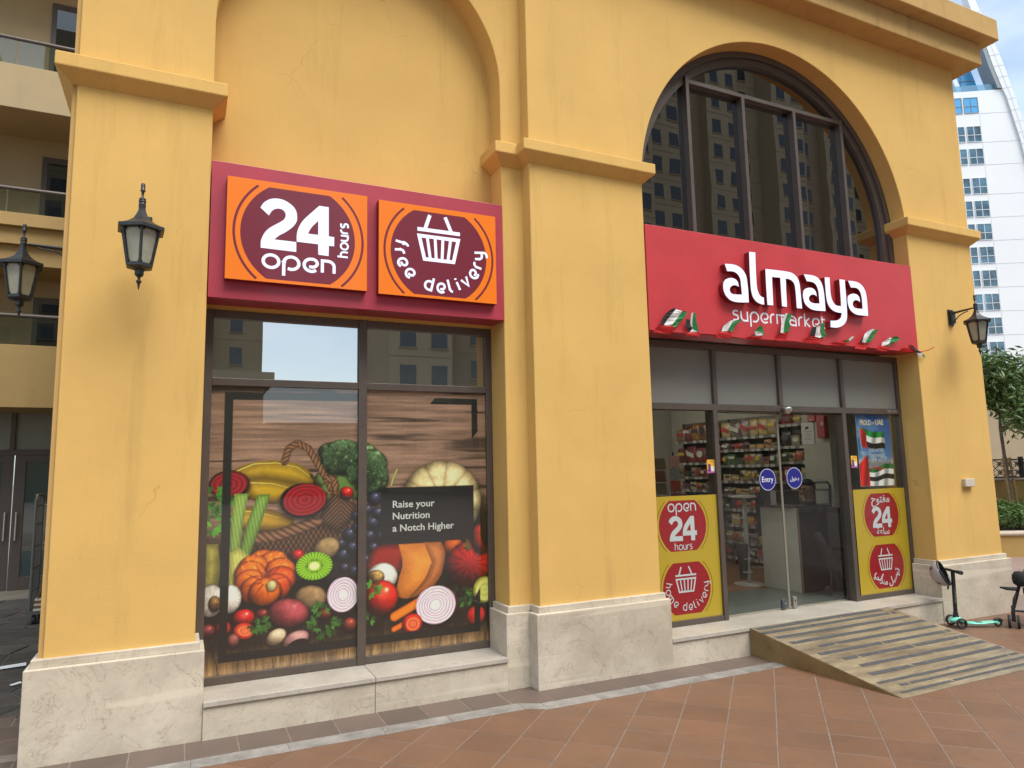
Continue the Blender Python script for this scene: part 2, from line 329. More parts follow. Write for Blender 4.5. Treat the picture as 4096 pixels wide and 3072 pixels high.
def arc_text(mb, txt, cx, cz, rx, rz, a0, a1, h, w, y):
    """letters along an ellipse from angle a0 to a1 (0 = bottom), baseline outside, spread to fill the span"""
    A = np.linspace(math.radians(a0), math.radians(a1), 200); X = cx+rx*np.sin(A); Z = cz-rz*np.cos(A); D = np.concatenate([[0], np.cumsum(np.hypot(np.diff(X), np.diff(Z)))])
    adv = [GL[c][0]*h for c in txt]; gap = (D[-1]-sum(adv))/(len(txt)-1); s_ = 0; k = 0
    for ch, ad in zip(txt, adv):
        i = min(198, int(np.searchsorted(D, s_+ad/2))); bx, bz = X[i], Z[i]; t = Vector((X[i+1]-X[i], Z[i+1]-Z[i])).normalized(); tx, tz, ux, uz = t.x, t.y, -t.y, t.x
        for p in GL[ch][1]: mb.ribbon([(bx+(q*h-ad/2)*tx+v*h*ux, bz+(q*h-ad/2)*tz+v*h*uz) for q, v in p], w, y-.0004*(k % 3)); k += 1
        s_ += ad+gap
TXT = {}
def font_polys(body, offset=0.):
    key = (body, offset)
    if key not in TXT:
        c = bpy.data.curves.new('t', 'FONT'); c.body = body; c.offset = offset; c.resolution_u = 3
        o = bpy.data.objects.new('t', c); COL.objects.link(o); bpy.context.view_layer.update()
        me = bpy.data.meshes.new_from_object(o.evaluated_get(bpy.context.evaluated_depsgraph_get()))
        TXT[key] = ([(v.co.x, v.co.y) for v in me.vertices], [tuple(p.vertices) for p in me.polygons])
        bpy.data.objects.remove(o); bpy.data.curves.remove(c); bpy.data.meshes.remove(me)
    return TXT[key]
def font_text(mb, body, x, z, y, h=None, width=None, offset=0., center=False, ang=0., fn=None):
    V, Fc = font_polys(body, offset); xs = [a for a, b in V]; zs = [b for a, b in V]
    sx = (width/(max(xs)-min(xs))) if width else (h/.72); sz = (h/.72) if h else sx
    x0 = (min(xs)+max(xs))/2 if center else min(xs); ca, sa = math.cos(ang), math.sin(ang)
    pts = [((a-x0)*sx, b*sz) for a, b in V]; pts = [(x+a*ca-b*sa, z+a*sa+b*ca) for a, b in pts]
    par = list(range(len(V)))
    def root(i):
        while par[i] != i: i = par[i]
        return i
    for f in Fc:
        for q in f[1:]: par[root(q)] = root(f[0])
    ids = {}; lay = [ids.setdefault(root(i), len(ids)) % 4 for i in range(len(V))]      # neighbouring glyphs sit a hair apart so that they never share a plane
    fn2 = fn or (lambda u, v: (u, y, v)); vs = [fn2(a, b) for a, b in pts]; vs = [(q[0]-(.0003*k if fn else 0), q[1]-(0 if fn else .0003*k), q[2]) for q, k in zip(vs, lay)]; fs = []
    for f in Fc:
        ar = sum(pts[f[i]][0]*pts[f[(i+1) % len(f)]][1]-pts[f[(i+1) % len(f)]][0]*pts[f[i]][1] for i in range(len(f)))
        fs.append(f if ar > 0 else tuple(reversed(f)))
    mb.add(vs, fs)
def disc_poly(cx, cz, r, zt, zb, n=60):
    """circle with its top and bottom sliced off"""
    out = []
    for i in range(n):
        a = 2*math.pi*i/n; x, z = cx+r*math.cos(a), cz+r*math.sin(a)
        if zb <= z <= zt: out.append((x, z))
        else:
            zz = zt if z > zt else zb; k = math.sqrt(max(0, r*r-(zz-cz)**2))
            for sx in (-1, 1):
                q = (cx+sx*k, zz)
                if q not in out: pass
    a = math.asin(max(-1, min(1, (zt-cz)/r))); b = math.asin(max(-1, min(1, (cz-zb)/r)))
    right = [(cx+r*math.cos(t), cz+r*math.sin(t)) for t in np.linspace(-b, a, 26)]
    left = [(cx-r*math.cos(t), cz+r*math.sin(t)) for t in np.linspace(a, -b, 26)]
    return right+left
def brackets(mb, cx, cz, r, w, half, y):
    for s in (0, 180): mb.ribbon(arc(cx, cz, r, r, s-half, s+half, 22), w, y)
def basket(mb, cx, zt, sx, sz, w, y):
    """shopping basket pictogram: top of the handles zt, sx half-width of the rim, sz total height"""
    rim = zt-sz*.345
    mb.ribbon([(cx-sx*.42, zt), (cx-sx*.66, rim)], w, y); mb.ribbon([(cx+sx*.30, zt), (cx+sx*.60, rim)], w, y-.0003)
    mb.ribbon([(cx-sx, rim), (cx+sx, rim)], w*1.05, y-.0006)
    t, b = zt-sz*.49, zt-sz; tw, bw = sx*.92, sx*.68
    mb.ribbon([(cx-tw, t), (cx+tw, t), (cx+bw, b), (cx-bw, b)], w, y, closed=True)
    for k in range(1, 5):
        f = k/5*2-1; mb.ribbon([(cx+tw*f, t), (cx+bw*f, b)], w*.82, y-.0003*k)
TWO = [(1.584,3.83),(1.603,3.869),(1.633,3.9),(1.669,3.921),(1.709,3.93),(1.756,3.928),(1.8,3.912),(1.844,3.881),(1.87,3.844),(1.879,3.798),(1.878,3.757),(1.863,3.72),(1.835,3.683),(1.786,3.639),(1.737,3.603),(1.698,3.564),(1.876,3.563),(1.878,3.475),(1.593,3.478),(1.593,3.531),(1.603,3.572),(1.627,3.622),(1.662,3.663),(1.711,3.7),(1.753,3.732),(1.778,3.759),(1.786,3.791),(1.78,3.817),(1.757,3.838),(1.726,3.842),(1.696,3.832),(1.671,3.808),(1.652,3.77)]
FOUR = [(2.062,3.917),(2.143,3.917),(2.146,3.65),(2.193,3.648),(2.193,3.564),(2.148,3.563),(2.147,3.47),(2.06,3.472),(2.058,3.566),(1.88,3.567),(1.879,3.621),(1.886,3.669),(1.904,3.719),(1.929,3.764),(1.966,3.81)]
FOURH = [(2.056,3.778),(2.057,3.651),(1.972,3.651),(1.984,3.682),(2.006,3.72),(2.031,3.75)]
X24 = (min(p[0] for p in TWO), max(p[0] for p in FOUR)); Z24 = (min(p[1] for p in TWO+FOUR), max(p[1] for p in TWO+FOUR))
def glyph24(mb, x0, x1, z0, z1, y):
    f = lambda l: [(x0+(a-X24[0])/(X24[1]-X24[0])*(x1-x0), z0+(b-Z24[0])/(Z24[1]-Z24[0])*(z1-z0)) for a, b in l]
    mb.flat(f(smooth_poly(TWO)), y); mb.flat(f(smooth_poly(FOUR, ang=30)), y-.0004, holes=[f(smooth_poly(FOURH))])
# ------------------------------------------------------------------ ground
def g(x): x = max(-6, min(14, x)); return -.345-.0045*(x-2)
CP = Vector((1.0733, -5.8371, 1.6))
def view(x, y, z):
    d = Vector((x, y, z))-CP; q = d.dot(fw)
    return (2048+2776.37*d.dot(r2)/q, 1536-2776.37*d.dot(u2)/q) if q > .1 else (-9e9, 0)
def seen(x, y, z, m=120): a, b = view(x, y, z); return -m < a < 4096+m and -m < b < 3072+m
mb = MB(); xs = [-400, -6, 14, 400]; ys = [-400, 400]
for i in range(3): mb.add([(xs[i], -400, g(xs[i])-.03), (xs[i+1], -400, g(xs[i+1])-.03), (xs[i+1], 400, g(xs[i+1])-.03), (xs[i], 400, g(xs[i])-.03)], [(0, 1, 2, 3)])
mb.build('ground', asphalt, base=(0, 0, g(0)-.03), kind='structure')
mb = MB(); mb.add([(-6, -7, g(-6)-.0022), (14, -7, g(14)-.0022), (14, 1.36, g(14)-.0022), (-6, 1.36, g(-6)-.0022)], [(0, 1, 2, 3)])
plaza = mb.build('pavement', grout, base=(3, -2, -.36), kind='structure')
def clip(poly, ax, val, keep_less):
    out = []
    for i in range(len(poly)):
        a, b = poly[i], poly[(i+1) % len(poly)]; ia = (a[ax] < val) == keep_less; ib = (b[ax] < val) == keep_less
        if ia: out.append(a)
        if ia != ib: t = (val-a[ax])/(b[ax]-a[ax]); out.append((a[0]+t*(b[0]-a[0]), a[1]+t*(b[1]-a[1])))
    return out
def slab(mb, poly, ch=.0016, d=.012, dz=0.):
    c = (sum(p[0] for p in poly)/len(poly), sum(p[1] for p in poly)/len(poly)); n = len(poly)
    ins = []
    for p in poly:
        v = Vector((c[0]-p[0], c[1]-p[1])); l = v.length; k = min(.45, ch*1.4/max(l, .001)); ins.append((p[0]+v.x*k, p[1]+v.y*k))
    vs = [(x, y, g(x)+dz) for x, y in ins]+[(x, y, g(x)-ch*.7+dz) for x, y in poly]+[(x, y, g(x)-d+dz) for x, y in poly]
    fs = [tuple(range(n))]
    for i in range(n): j = (i+1) % n; fs += [(i, n+i, n+j, j), (n+i, 2*n+i, 2*n+j, n+j)]
    mb.add(vs, fs)
def ccw(p): return p if sum(p[i][0]*p[(i+1) % len(p)][1]-p[(i+1) % len(p)][0]*p[i][1] for i in range(len(p))) > 0 else p[::-1]
def area2(p): return abs(sum(p[i][0]*p[(i+1) % len(p)][1]-p[(i+1) % len(p)][0]*p[i][1] for i in range(len(p))))/2
TS = .5050; rest = MB(); ntile = 0; tile_me = None
for i in range(-26, 26):
    for j in range(-26, 22):
        # u=x-y, v=x+y ; lattice lines u=6.87+k*TS, v=2.965+k*TS
        u0, v0 = 6.87+i*TS+.0065+random.uniform(-.0015, .0015), 2.965+j*TS+.006; u1, v1 = u0+TS-.0130, v0+TS-.012
        poly = [((u+v)/2, (v-u)/2) for u, v in ((u0, v0), (u1, v0), (u1, v1), (u0, v1))]; c = ((u0+u1+v0+v1)/4, (v0+v1-u0-u1)/4)
        if not (-3.5 < c[0] < 13.3 and -5.5 < c[1] < .3): continue
        lim = -.435 if c[0] < 3.72 else (-.525 if c[0] < 8.6 else -.075)
        full = ccw(poly); p = full
        p = clip(p, 1, lim, True) if p else p
        if c[0] > 10.9 and len(p) > 2: p = clip(p, 0, 11.9, True)
        if len(p) < 3 or area2(p) < .003: continue
        if 7.0 < c[0] < 8.2 and -1.2 < c[1]: continue
        mesh_shared = len(p) == 4 and abs(area2(p)-area2(full)) < 1e-6
        if seen(c[0], c[1], g(c[0])) and ntile < 285:
            ntile += 1
            if mesh_shared and tile_me is not None:
                o = bpy.data.objects.new('tile', tile_me); COL.objects.link(o); o.parent = plaza
                dx, dy = c[0]-tile_c[0], c[1]-tile_c[1]; o.location = (dx*S, dy*S, (g(c[0])-g(tile_c[0]))*S+random.uniform(-.0007, .0007)); o['org'] = (0, 0, 0)
            else:
                m_ = MB(); slab(m_, p); o = m_.build('tile', terracotta, plaza)
                if mesh_shared: tile_me = o.data; tile_c = c
        else: slab(rest, p)
rest.build('tiling', terracotta, plaza, kind='stuff')
# axis-aligned border course along the wall, the marble strip in front of it
def quad(x0, x1, y0, y1): return [(x0, y0), (x1, y0), (x1, y1), (x0, y1)]
def course(x0, x1, y0, y1, step, ph):
    x = x0
    while x < x1-.02:
        nx = min(x1, ph+(math.floor((x-ph)/step+1e-6)+1)*step)
        if nx-x > .03:
            m_ = MB(); slab(m_, quad(x+.005, nx-.005, y0, y1)); m_.build('border_tile', border_tile, plaza)
        x = nx
course(.12, 3.66, -.262, .088, .357, 1.865); course(3.66, 4.02, -.36, .086, .5, 3.66); course(4.02, 6.62, -.358, -.066, .3575, 4.375)
course(-1.4, .115, -.262, .09, .357, 1.865)
for k in range(4):
    course(-2.1, .12, .10+k*.352-.0, .445+k*.352-.006, .357, 1.865-.18*(k % 2)) if k else course(-2.1, .12, .102, .30, .357, 1.865)
def strip(x0, x1, y0, y1):
    x = x0
    while x < x1:
        nx = min(x1, x+random.uniform(.5, .75)); m_ = MB(); slab(m_, quad(x+.002, nx-.002, y0, y1), dz=.0005); m_.build('marble_strip', strip_stone, plaza); x = nx
strip(-1.4, 3.70, -.43, -.268); strip(3.87, 6.66, -.52, -.364)
m_ = MB(); slab(m_, [(3.702, -.43), (3.702, -.268), (3.868, -.364), (3.868, -.52)][::-1], dz=.0005); m_.build('marble_strip', strip_stone, plaza)
# dark flagged yard behind the left pier
mb = MB(); mb.add([(-7, 1.37, g(-6)-.012), (.19, 1.37, g(0)-.012), (.19, 9.6, g(0)-.012), (-7, 9.6, g(-6)-.012)], [(0, 1, 2, 3)])
yard = mb.build('yard', mat('yard_mortar', (.085, .075, .065), .9, bump=.4, bscale=60), base=(-2, 5, -.34), kind='structure')
R2 = random.Random(3); ny = 16; nx = 7; pts = {}
for i in range(nx+1):
    for j in range(ny+1):
        pts[i, j] = (-2.9+i*.44+(R2.uniform(-.12, .12) if 0 < i < nx else 0)+(.12 if j % 2 else 0), 1.40+j*.43+(R2.uniform(-.10, .10) if 0 < j < ny else 0))
for i in range(nx):
    for j in range(ny):
        q = [pts[i, j], pts[i+1, j], pts[i+1, j+1], pts[i, j+1]]; c = (sum(a for a, b in q)/4, sum(b for a, b in q)/4)
        if not seen(c[0], c[1], g(c[0]), 300): continue
        q = [(a+(c[0]-a)*.055, b+(c[1]-b)*.055) for a, b in q]; q = [(min(a, .17), b) for a, b in q]
        m_ = MB(); slab(m_, ccw(q), .006, .02, R2.uniform(-.004, .005)); m_.build('flagstone', slate, yard)
m_ = MB(); m_.box(-6, .19, 8.32, 9.6, -.40, -.325); m_.build('step', mat('pale_step', (.20, .18, .14), .6, var=.15, vscale=4), kind='structure', bevel=.004)
# ------------------------------------------------------------------ the shop building
P1L, P1R, P2A, P2L, P2R, P3L, P3R = .1943, 1.1985, 3.8404, 4.073, 5.4313, 9.7195, 11.0696
E = .1556; CT1, CM1, CC1 = 4.6417, 4.7325, 4.8425; CT, CM, CC = 4.6208, 4.7145, 4.824; KK = .1073
bld = thing('shop_building', (5.6, 3, -.38), 'large yellow rendered arcade building with limestone plinths housing the supermarket', 'building')
mbx = MB()
a1 = [(P1R, -.36), (P1R, 5.45)]+[(2.5195-1.321*math.cos(t), 5.45+1.321*math.sin(t)) for t in np.linspace(0, math.pi, 56)][1:-1]+[(P2A, 5.45), (P2A, -.36)]
mbx.prism([(P1L+.034, -.36)]+a1+[(P2L+.3, -.36), (P2L+.3, 7.286), (P1L+.034, 7.286)], E, .72)
mbx.build('front_wall', plaster, bld, bevel=.007)
box('corner_strip', plaster_dirty, bld, P1L, P1L+.0335, E+.022, .72, -.36, 7.28, bevel=.004)
mbx = MB(); a2 = [(P2R, -.36), (P2R, 4.61)]+[(7.5754-2.144*math.cos(t), 4.61+2.144*math.sin(t)) for t in np.linspace(0, math.pi, 80)][1:-1]+[(P3L, 4.61), (P3L, -.36)]
mbx.prism([(P2L, -.36)]+a2+[(P3R, -.36), (P3R, 7.284), (P2L, 7.284)], 0, .62)
mbx.build('arch_wall', plaster, bld, bevel=.007)
box('arch_infill', plaster, bld, P1R-.1, P2A+.1, .42, .66, 3.02, 6.95)
box('side_wall', plaster, bld, P1L, P1L+.3, .722, 7.0, -.36, 7.9); box('side_wall', plaster, bld, P3R-.3, P3R, .622, 7.0, -.36, 7.9)
box('rear_wall', plaster, bld, P1L, P3R, 7.0, 7.3, -.36, 7.9)
mbx = MB().box(P1L-.30, P3R+.2765, -.2765, 7.2, 7.276, 7.6068); mbx.build('cornice', plaster_dirty, bld, bevel=.012)
mbx = MB().box(P1L-.48, P3R+.4454, -.4454, 7.35, 7.6070, 7.9281); mbx.build('cornice', plaster_dirty, bld, bevel=.012)
def frustum(mb, x0, x1, y0, y1, zt, zm, zc, k, l=True, r=True):
    kl, kr = (k if l else 0), (k if r else 0)
    b = [(x0, y0, zt), (x1, y0, zt), (x1, y1, zt), (x0, y1, zt)]; m_ = [(x0-kl, y0-k, zm), (x1+kr, y0-k, zm), (x1+kr, y1, zm), (x0-kl, y1, zm)]
    t = [(x0-kl, y0-k, zc), (x1+kr, y0-k, zc), (x1+kr, y1, zc), (x0-kl, y1, zc)]; t2 = [(x0-.01, y0-.01, zc+.02), (x1+.01, y0-.01, zc+.02), (x1+.01, y1, zc+.02), (x0-.01, y1, zc+.02)]
    n = len(mb.v); mb.add(b+m_+t+t2, [(0, 3, 2, 1)]+[(o+i, o+(i+1) % 4, o+4+(i+1) % 4, o+4+i) for o in (0, 4, 8) for i in range(4)]+[(12, 13, 14, 15)])
def capital(x0, x1, y0, y1, z, l=True, r=True):
    mb = MB(); frustum(mb, x0, x1, y0, y1, *z, KK, l, r); return mb.build('capital', plaster, bld, bevel=.007)
capital(P1L, P1R, E, .419, (CT1, CM1, CC1)); mb = MB(); k = KK
n = [(P1L, CT1), (P1L-k, CM1), (P1L-k, CC1), (P1L-.01, CC1+.02), (P1L+.25, CC1+.02), (P1L+.25, CT1)]
mb.prism(n, .4205, 6.9); mb.build('capital', plaster, bld, bevel=.006)
capital(P2A, P2L+.02, E, .419, (4.6094, 4.712, 4.8225), r=False); capital(P2L, P2R, 0, .30, (CT, CM, CC)); capital(P3L, P3R, 0, .30, (CT, CM, CC))
# limestone plinths
def plinth(x0, x1, y0, y1, sh, lab=None, low=-.42):
    p = MB().box(x0-.0684, x1+.0684, y0-.0684, y1, low, .304).build('plinth_block', limestone, bld, bevel=.006)
    q = MB().box(x0-.0338, x1+.0338, y0-.0338, y1, .302, .3619).build('plinth_cap', limestone, bld, bevel=.005); return p
plinth(P1L, P1R, E, .4775, 0); plinth(P2A, P2L-.07, E, .4775, 0); plinth(P2L, P2R, 0, .302, 0); plinth(P3L, P3R, 0, .302, 0)
box('plinth_block', limestone, bld, P1L-.067, P1L+.2, .478, 6.9, -.42, .3035, bevel=.006); box('plinth_cap', limestone, bld, P1L-.033, P1L+.2, .479, 6.9, .3034, .361, bevel=.005)
# sills
for x0, x1 in ((P1R+.069, 2.565), (2.569, P2A-.069)):
    box('sill_slab', sill_stone, bld, x0, x1, .057, .50, -.105, -.067, bevel=.003); box('sill_wall', limestone, bld, x0, x1, .074, .50, -.42, -.1055, bevel=.003)
for x0, x1 in ((P2R+.069, 6.50), (6.503, 8.05), (8.053, P3L-.069)):
    box('sill_slab', sill_stone, bld, x0, x1, -.0722, .50, -.119, -.0797, bevel=.003); box('sill_wall', limestone, bld, x0, x1, -.056, .50, -.42, -.1195, bevel=.003)
# ------------------------------------------------------------------ entrance ramp
rampo = thing('entrance_ramp', (7.6, -.9, -.37), 'sloping granite ramp with dark grip strips leading up to the shop door', 'ramp')
RT, RB = (6.50, 8.62, -.0735, -.0835), (6.60, 8.76, -1.69)
mb = MB(); zt = -.0835; zb1 = g(6.6)+.004
mb.add([(6.50, -.0735, zt), (8.62, -.0735, zt), (8.76, -1.69, zb1), (6.60, -1.69, zb1), (6.50, -.0735, -.42), (8.62, -.0735, -.42), (8.76, -1.69, -.42), (6.60, -1.69, -.42)],
       [(0, 3, 2, 1), (4, 5, 6, 7), (0, 4, 7, 3), (3, 7, 6, 2), (2, 6, 5, 1), (1, 5, 4, 0)])
mb.build('ramp_body', granite, rampo, bevel=.004)
for q in ([(6.4965, -.0735), (6.5965, -1.69)], [(8.6235, -.0735), (8.7635, -1.69)]):
    (xa_, ya_), (xb_, yb_) = q; m_ = MB(); s_ = .0035 if xa_ > 7 else -.0035; m_.hexa([(xa_, ya_, -.42), (xb_, yb_, -.42), (xb_+s_, yb_, -.42), (xa_+s_, ya_, -.42)][::(1 if s_ < 0 else -1)], [(xa_, ya_, zt-.006), (xb_, yb_, zb1-.004), (xb_+s_, yb_, zb1-.004), (xa_+s_, ya_, zt-.006)][::(1 if s_ < 0 else -1)]); m_.build('ramp_side', granite2, rampo)
tape = mat('grip_tape', (.066, .066, .066), .75, var=.18, vscale=25, bump=.3, bscale=220)
def rp(s, t, dz=.0025):        # s across 0..1, t down 0..1
    xl, xr = 6.50+(.10)*t, 8.62+.14*t; y = -.0735+(-1.69+.0735)*t; return (xl+(xr-xl)*s, y, zt+(zb1-zt)*t+dz)
R3 = random.Random(11)
for t, s0, s1, wd_ in ((.035, .01, .93, .05), (.10, .0, .96, .05), (.185, .02, .97, .05), (.275, .03, .985, .05), (.365, .13, .97, .048), (.455, .05, .97, .05), (.55, .11, .985, .05), (.65, .12, .985, .048), (.745, .08, .985, .048), (.84, .03, .985, .034), (.895, .10, .985, .030), (.955, .04, .985, .030)):
    s = s0
    while s < s1-.01:
        l = R3.choice([.05, .09, .16, .26, .32]); e = min(s1, s+l); hw = wd_*1.12/1.62/2*R3.uniform(.88, 1.0); j = R3.uniform(-.002, .002); sk = R3.uniform(-.008, .008)
        if True: m_ = MB(); m_.add([rp(s, t+hw+j), rp(e-sk, t+hw+j), rp(e+sk, t-hw+j), rp(s, t-hw+j)], [(0, 1, 2, 3)]); m_.build('grip_strip', tape, rampo)
        s = e+R3.choice([.002, .003, .003, .006, .015])
# ------------------------------------------------------------------ window in the left bay (film-covered) -----------------------------
def bars(name, m, parent, lst, bevel=.003):
    for b in lst: MB().box(*b).build(name, m, parent, bevel=bevel)
win1 = thing('display_window', (2.52, .5, -.067), None, None); win1.parent = bld; win1.location = W((2.52, .5, -.067))-Vector(bld['org'])
f1 = .4795
bars('frame_bar', bronze, win1, [(P1R+.001, 1.268, f1, f1+.12, -.066, 3.036), (3.775, P2A-.001, f1, f1+.12, -.066, 3.036), (2.507, 2.583, f1-.006, f1+.12, -.066, 3.03),
     (1.268, 2.507, f1+.002, f1+.11, -.066, .0), (2.583, 3.775, f1+.002, f1+.11, -.066, .0), (1.268, 2.507, f1+.002, f1+.11, 2.368, 2.432), (2.583, 3.775, f1+.002, f1+.11, 2.368, 2.432),
     (1.268, 2.507, f1+.002, f1+.11, 2.95, 3.036), (2.583, 3.775, f1+.002, f1+.11, 2.95, 3.036)])
mirror = glass('reflective_glass', (.5, .55, .5), .56, body=(.07, .072, .06), bodyfac=.8, wave=.012)
for x0, x1 in ((1.262, 2.51), (2.58, 3.78)): box('pane', mirror, win1, x0, x1, f1+.035, f1+.045, 2.425, 2.955)
box('window_back', mat('dim_board', (.10, .10, .085), .8), win1, P1R, P2A, f1+.3, f1+.32, -.07, 3.04)
# printed films: colours are painted on a fine grid of the film itself (a printed picture, flat and unlit)
class Canvas:
    def __init__(s, x0, x1, z0, z1, st):
        s.nx = int((x1-x0)/st)+1; s.nz = int((z1-z0)/st)+1; s.x = np.linspace(x0, x1, s.nx); s.z = np.linspace(z0, z1, s.nz)
        s.X, s.Z = np.meshgrid(s.x, s.z); s.C = np.zeros((s.nz, s.nx, 3)); s.st = st; s.rg = np.random.default_rng(2)
    def noise(s, fx, fz=None, octv=3, seed=0):
        fz = fz or fx; rg = np.random.default_rng(int(seed)+11); out = np.zeros_like(s.X); amp = 1; tot = 0
        for o in range(octv):
            gx = int((s.x[-1]-s.x[0])*fx)+3; gz = int((s.z[-1]-s.z[0])*fz)+3; G = rg.random((gz, gx))
            u = (s.X-s.x[0])*fx; v = (s.Z-s.z[0])*fz; i = u.astype(int); j = v.astype(int); a = u-i; b = v-j; a = a*a*(3-2*a); b = b*b*(3-2*b)
            i = np.minimum(i, gx-2); j = np.minimum(j, gz-2)
            out += amp*((G[j, i]*(1-a)+G[j, i+1]*a)*(1-b)+(G[j+1, i]*(1-a)+G[j+1, i+1]*a)*b); tot += amp; amp *= .5; fx *= 2; fz *= 2
        return out/tot
    def blend(s, mask, col):
        m = np.clip(mask, 0, 1)[..., None]; s.C = s.C*(1-m)+np.asarray(col)/1.0*m
    def ell(s, cx, cz, rx, rz, rot=0):
        a = math.radians(rot); dx, dz = s.X-cx, s.Z-cz; u = (dx*math.cos(a)+dz*math.sin(a))/rx; v = (-dx*math.sin(a)+dz*math.cos(a))/rz
        d = np.sqrt(u*u+v*v); return u, v, d, np.clip((1-d)*min(rx, rz)/s.st/1.2+.5, 0, 1)
    def ball(s, e, col, rot=0, hi=.25, shade=.75, tex=None, ribs=0, rim=None, lx=.35, lz=.6, gloss=1.):
        cx, cz, rx, rz = e; u, v, d, m = s.ell(cx, cz, rx, rz, rot); nz = np.sqrt(np.clip(1-np.clip(d, 0, 1)**2, 0, 1)); a = math.radians(rot)
        wx, wz = u*math.cos(a)-v*math.sin(a), u*math.sin(a)+v*math.cos(a)
        lam = np.clip(wx*lx+wz*lz+nz*.72, 0, 1.2); k = (1-shade)+shade*lam
        if ribs: k = k*(.62+.38*np.abs(np.cos(np.arctan2(v, u)*ribs/2))**.5)
        c = np.array(col, float)[None, None, :]*k[..., None]
        if tex is not None: c = c*(1+tex[..., None])
        if not hasattr(s, 'n1'): s.n1 = s.noise(22, octv=4, seed=31); s.n2 = s.noise(7, octv=3, seed=32)
        c = c*((1+(s.n1-.5)*.30+(s.n2-.5)*.36)*(1-.38*np.clip((d-.72)/.28, 0, 1)**2))[..., None]
        sp = (np.exp(-(((wx-.30)**2+(wz-.46)**2)/.016))+.35*np.exp(-(((wx-.05)**2+(wz-.30)**2)/.12)))*hi*gloss; c = c+sp[..., None]*np.array([255, 250, 235])
        soft = np.clip((1.35-d)/.35, 0, 1)*.55
        u2, v2, d2, m2 = s.ell(cx, cz-rz*.12, rx*1.12, rz*1.12, rot); s.C = s.C*(1-(np.clip((1.05-d2)/.25, 0, 1)*.5)[..., None])
        m = m[..., None]; s.C = s.C*(1-m)+c*m
    def poly(s, pts, soft=.004):
        P = np.array(pts, float); x0, z0 = P.min(0)-.03; x1, z1 = P.max(0)+.03
        i0, i1 = np.searchsorted(s.x, x0), np.searchsorted(s.x, x1); j0, j1 = np.searchsorted(s.z, z0), np.searchsorted(s.z, z1)
        X, Z = s.X[j0:j1, i0:i1], s.Z[j0:j1, i0:i1]; ins = np.zeros(X.shape, bool); d = np.full(X.shape, 9.); n = len(P)
        for i in range(n):
            a, b = P[i], P[(i+1) % n]; c = (a[1] > Z) != (b[1] > Z)
            with np.errstate(divide='ignore', invalid='ignore'): xi = (b[0]-a[0])*(Z-a[1])/(b[1]-a[1])+a[0]
            ins ^= c & (X < xi); ab = b-a; t = np.clip(((X-a[0])*ab[0]+(Z-a[1])*ab[1])/(ab@ab+1e-12), 0, 1); d = np.minimum(d, np.hypot(X-a[0]-t*ab[0], Z-a[1]-t*ab[1]))
        sd = np.where(ins, d, -d); m = np.zeros_like(s.X); m[j0:j1, i0:i1] = np.clip(sd/soft+.5, 0, 1); D = np.zeros_like(s.X); D[j0:j1, i0:i1] = np.where(ins, d, 0)
        return m, D
    def fillpoly(s, pts, col, dark=.45, lx=0, lz=1, round_=.06, tex=None, smooth=True):
        if smooth: pts = smooth_poly(pts, 4, 50)
        m, D = s.poly(pts); zs = [p[1] for p in pts]; t = np.clip((s.Z-min(zs))/(max(zs)-min(zs)+1e-6), 0, 1)
        k = (1-dark)+dark*(.35*t+.65*np.clip(D/round_, 0, 1)); c = np.array(col, float)[None, None]*k[..., None]
        if tex is not None: c = c*(1+tex[..., None])
        s.C = s.C*(1-m[..., None])+c*m[..., None]
    def path(s, pts, w, col, twist=0., wend=None):
        pts = [tuple(p) for p in pts]; best = np.full(s.X.shape, 9.); T = np.zeros_like(s.X); acc = 0; tot = sum(math.dist(pts[i], pts[i+1]) for i in range(len(pts)-1)); sd = np.zeros_like(s.X)
        for i in range(len(pts)-1):
            a, b = np.array(pts[i]), np.array(pts[i+1]); ab = b-a; l = np.hypot(*ab); t = np.clip(((s.X-a[0])*ab[0]+(s.Z-a[1])*ab[1])/(l*l), 0, 1)
            d = np.hypot(s.X-a[0]-t*ab[0], s.Z-a[1]-t*ab[1]); u = d < best; best = np.where(u, d, best); T = np.where(u, acc+t*l, T)
            sd = np.where(u, ((s.X-a[0])*-ab[1]+(s.Z-a[1])*ab[0])/l, sd); acc += l
        ww = w/2 if wend is None else (w+(wend-w)*T/tot)/2; m = np.clip((ww-best)/s.st/1.2+.5, 0, 1); k = .45+.6*np.sqrt(np.clip(1-(best/ww)**2, 0, 1))
        if twist: k = k*(.55+.55*np.abs(np.sin((T+sd*.9)*twist)))
        c = np.array(col, float)[None, None]*k[..., None]; s.C = s.C*(1-m[..., None])+c*m[..., None]
    def rings(s, e, rot, c1, c2, n, core=None, skin=None):
        cx, cz, rx, rz = e
        if skin: s.ball((cx+.012, cz-.012, rx*1.05, rz*1.05), skin, rot, hi=0)
        u, v, d, m = s.ell(cx, cz, rx, rz, rot); w = d+(s.noise(9, seed=3)-.5)*.16; r = np.clip((np.abs((w*n) % 1-.5)-.22)/.22, 0, 1)*(.55+.5*s.noise(12, seed=8))
        c = np.array(c1, float)*(1-r[..., None])+np.array(c2, float)*r[..., None]
        if core: k = np.clip((.22-w)/.08, 0, 1)[..., None]; c = c*(1-k)+np.array(core, float)*k
        s.C = s.C*(1-m[..., None])+c*m[..., None]
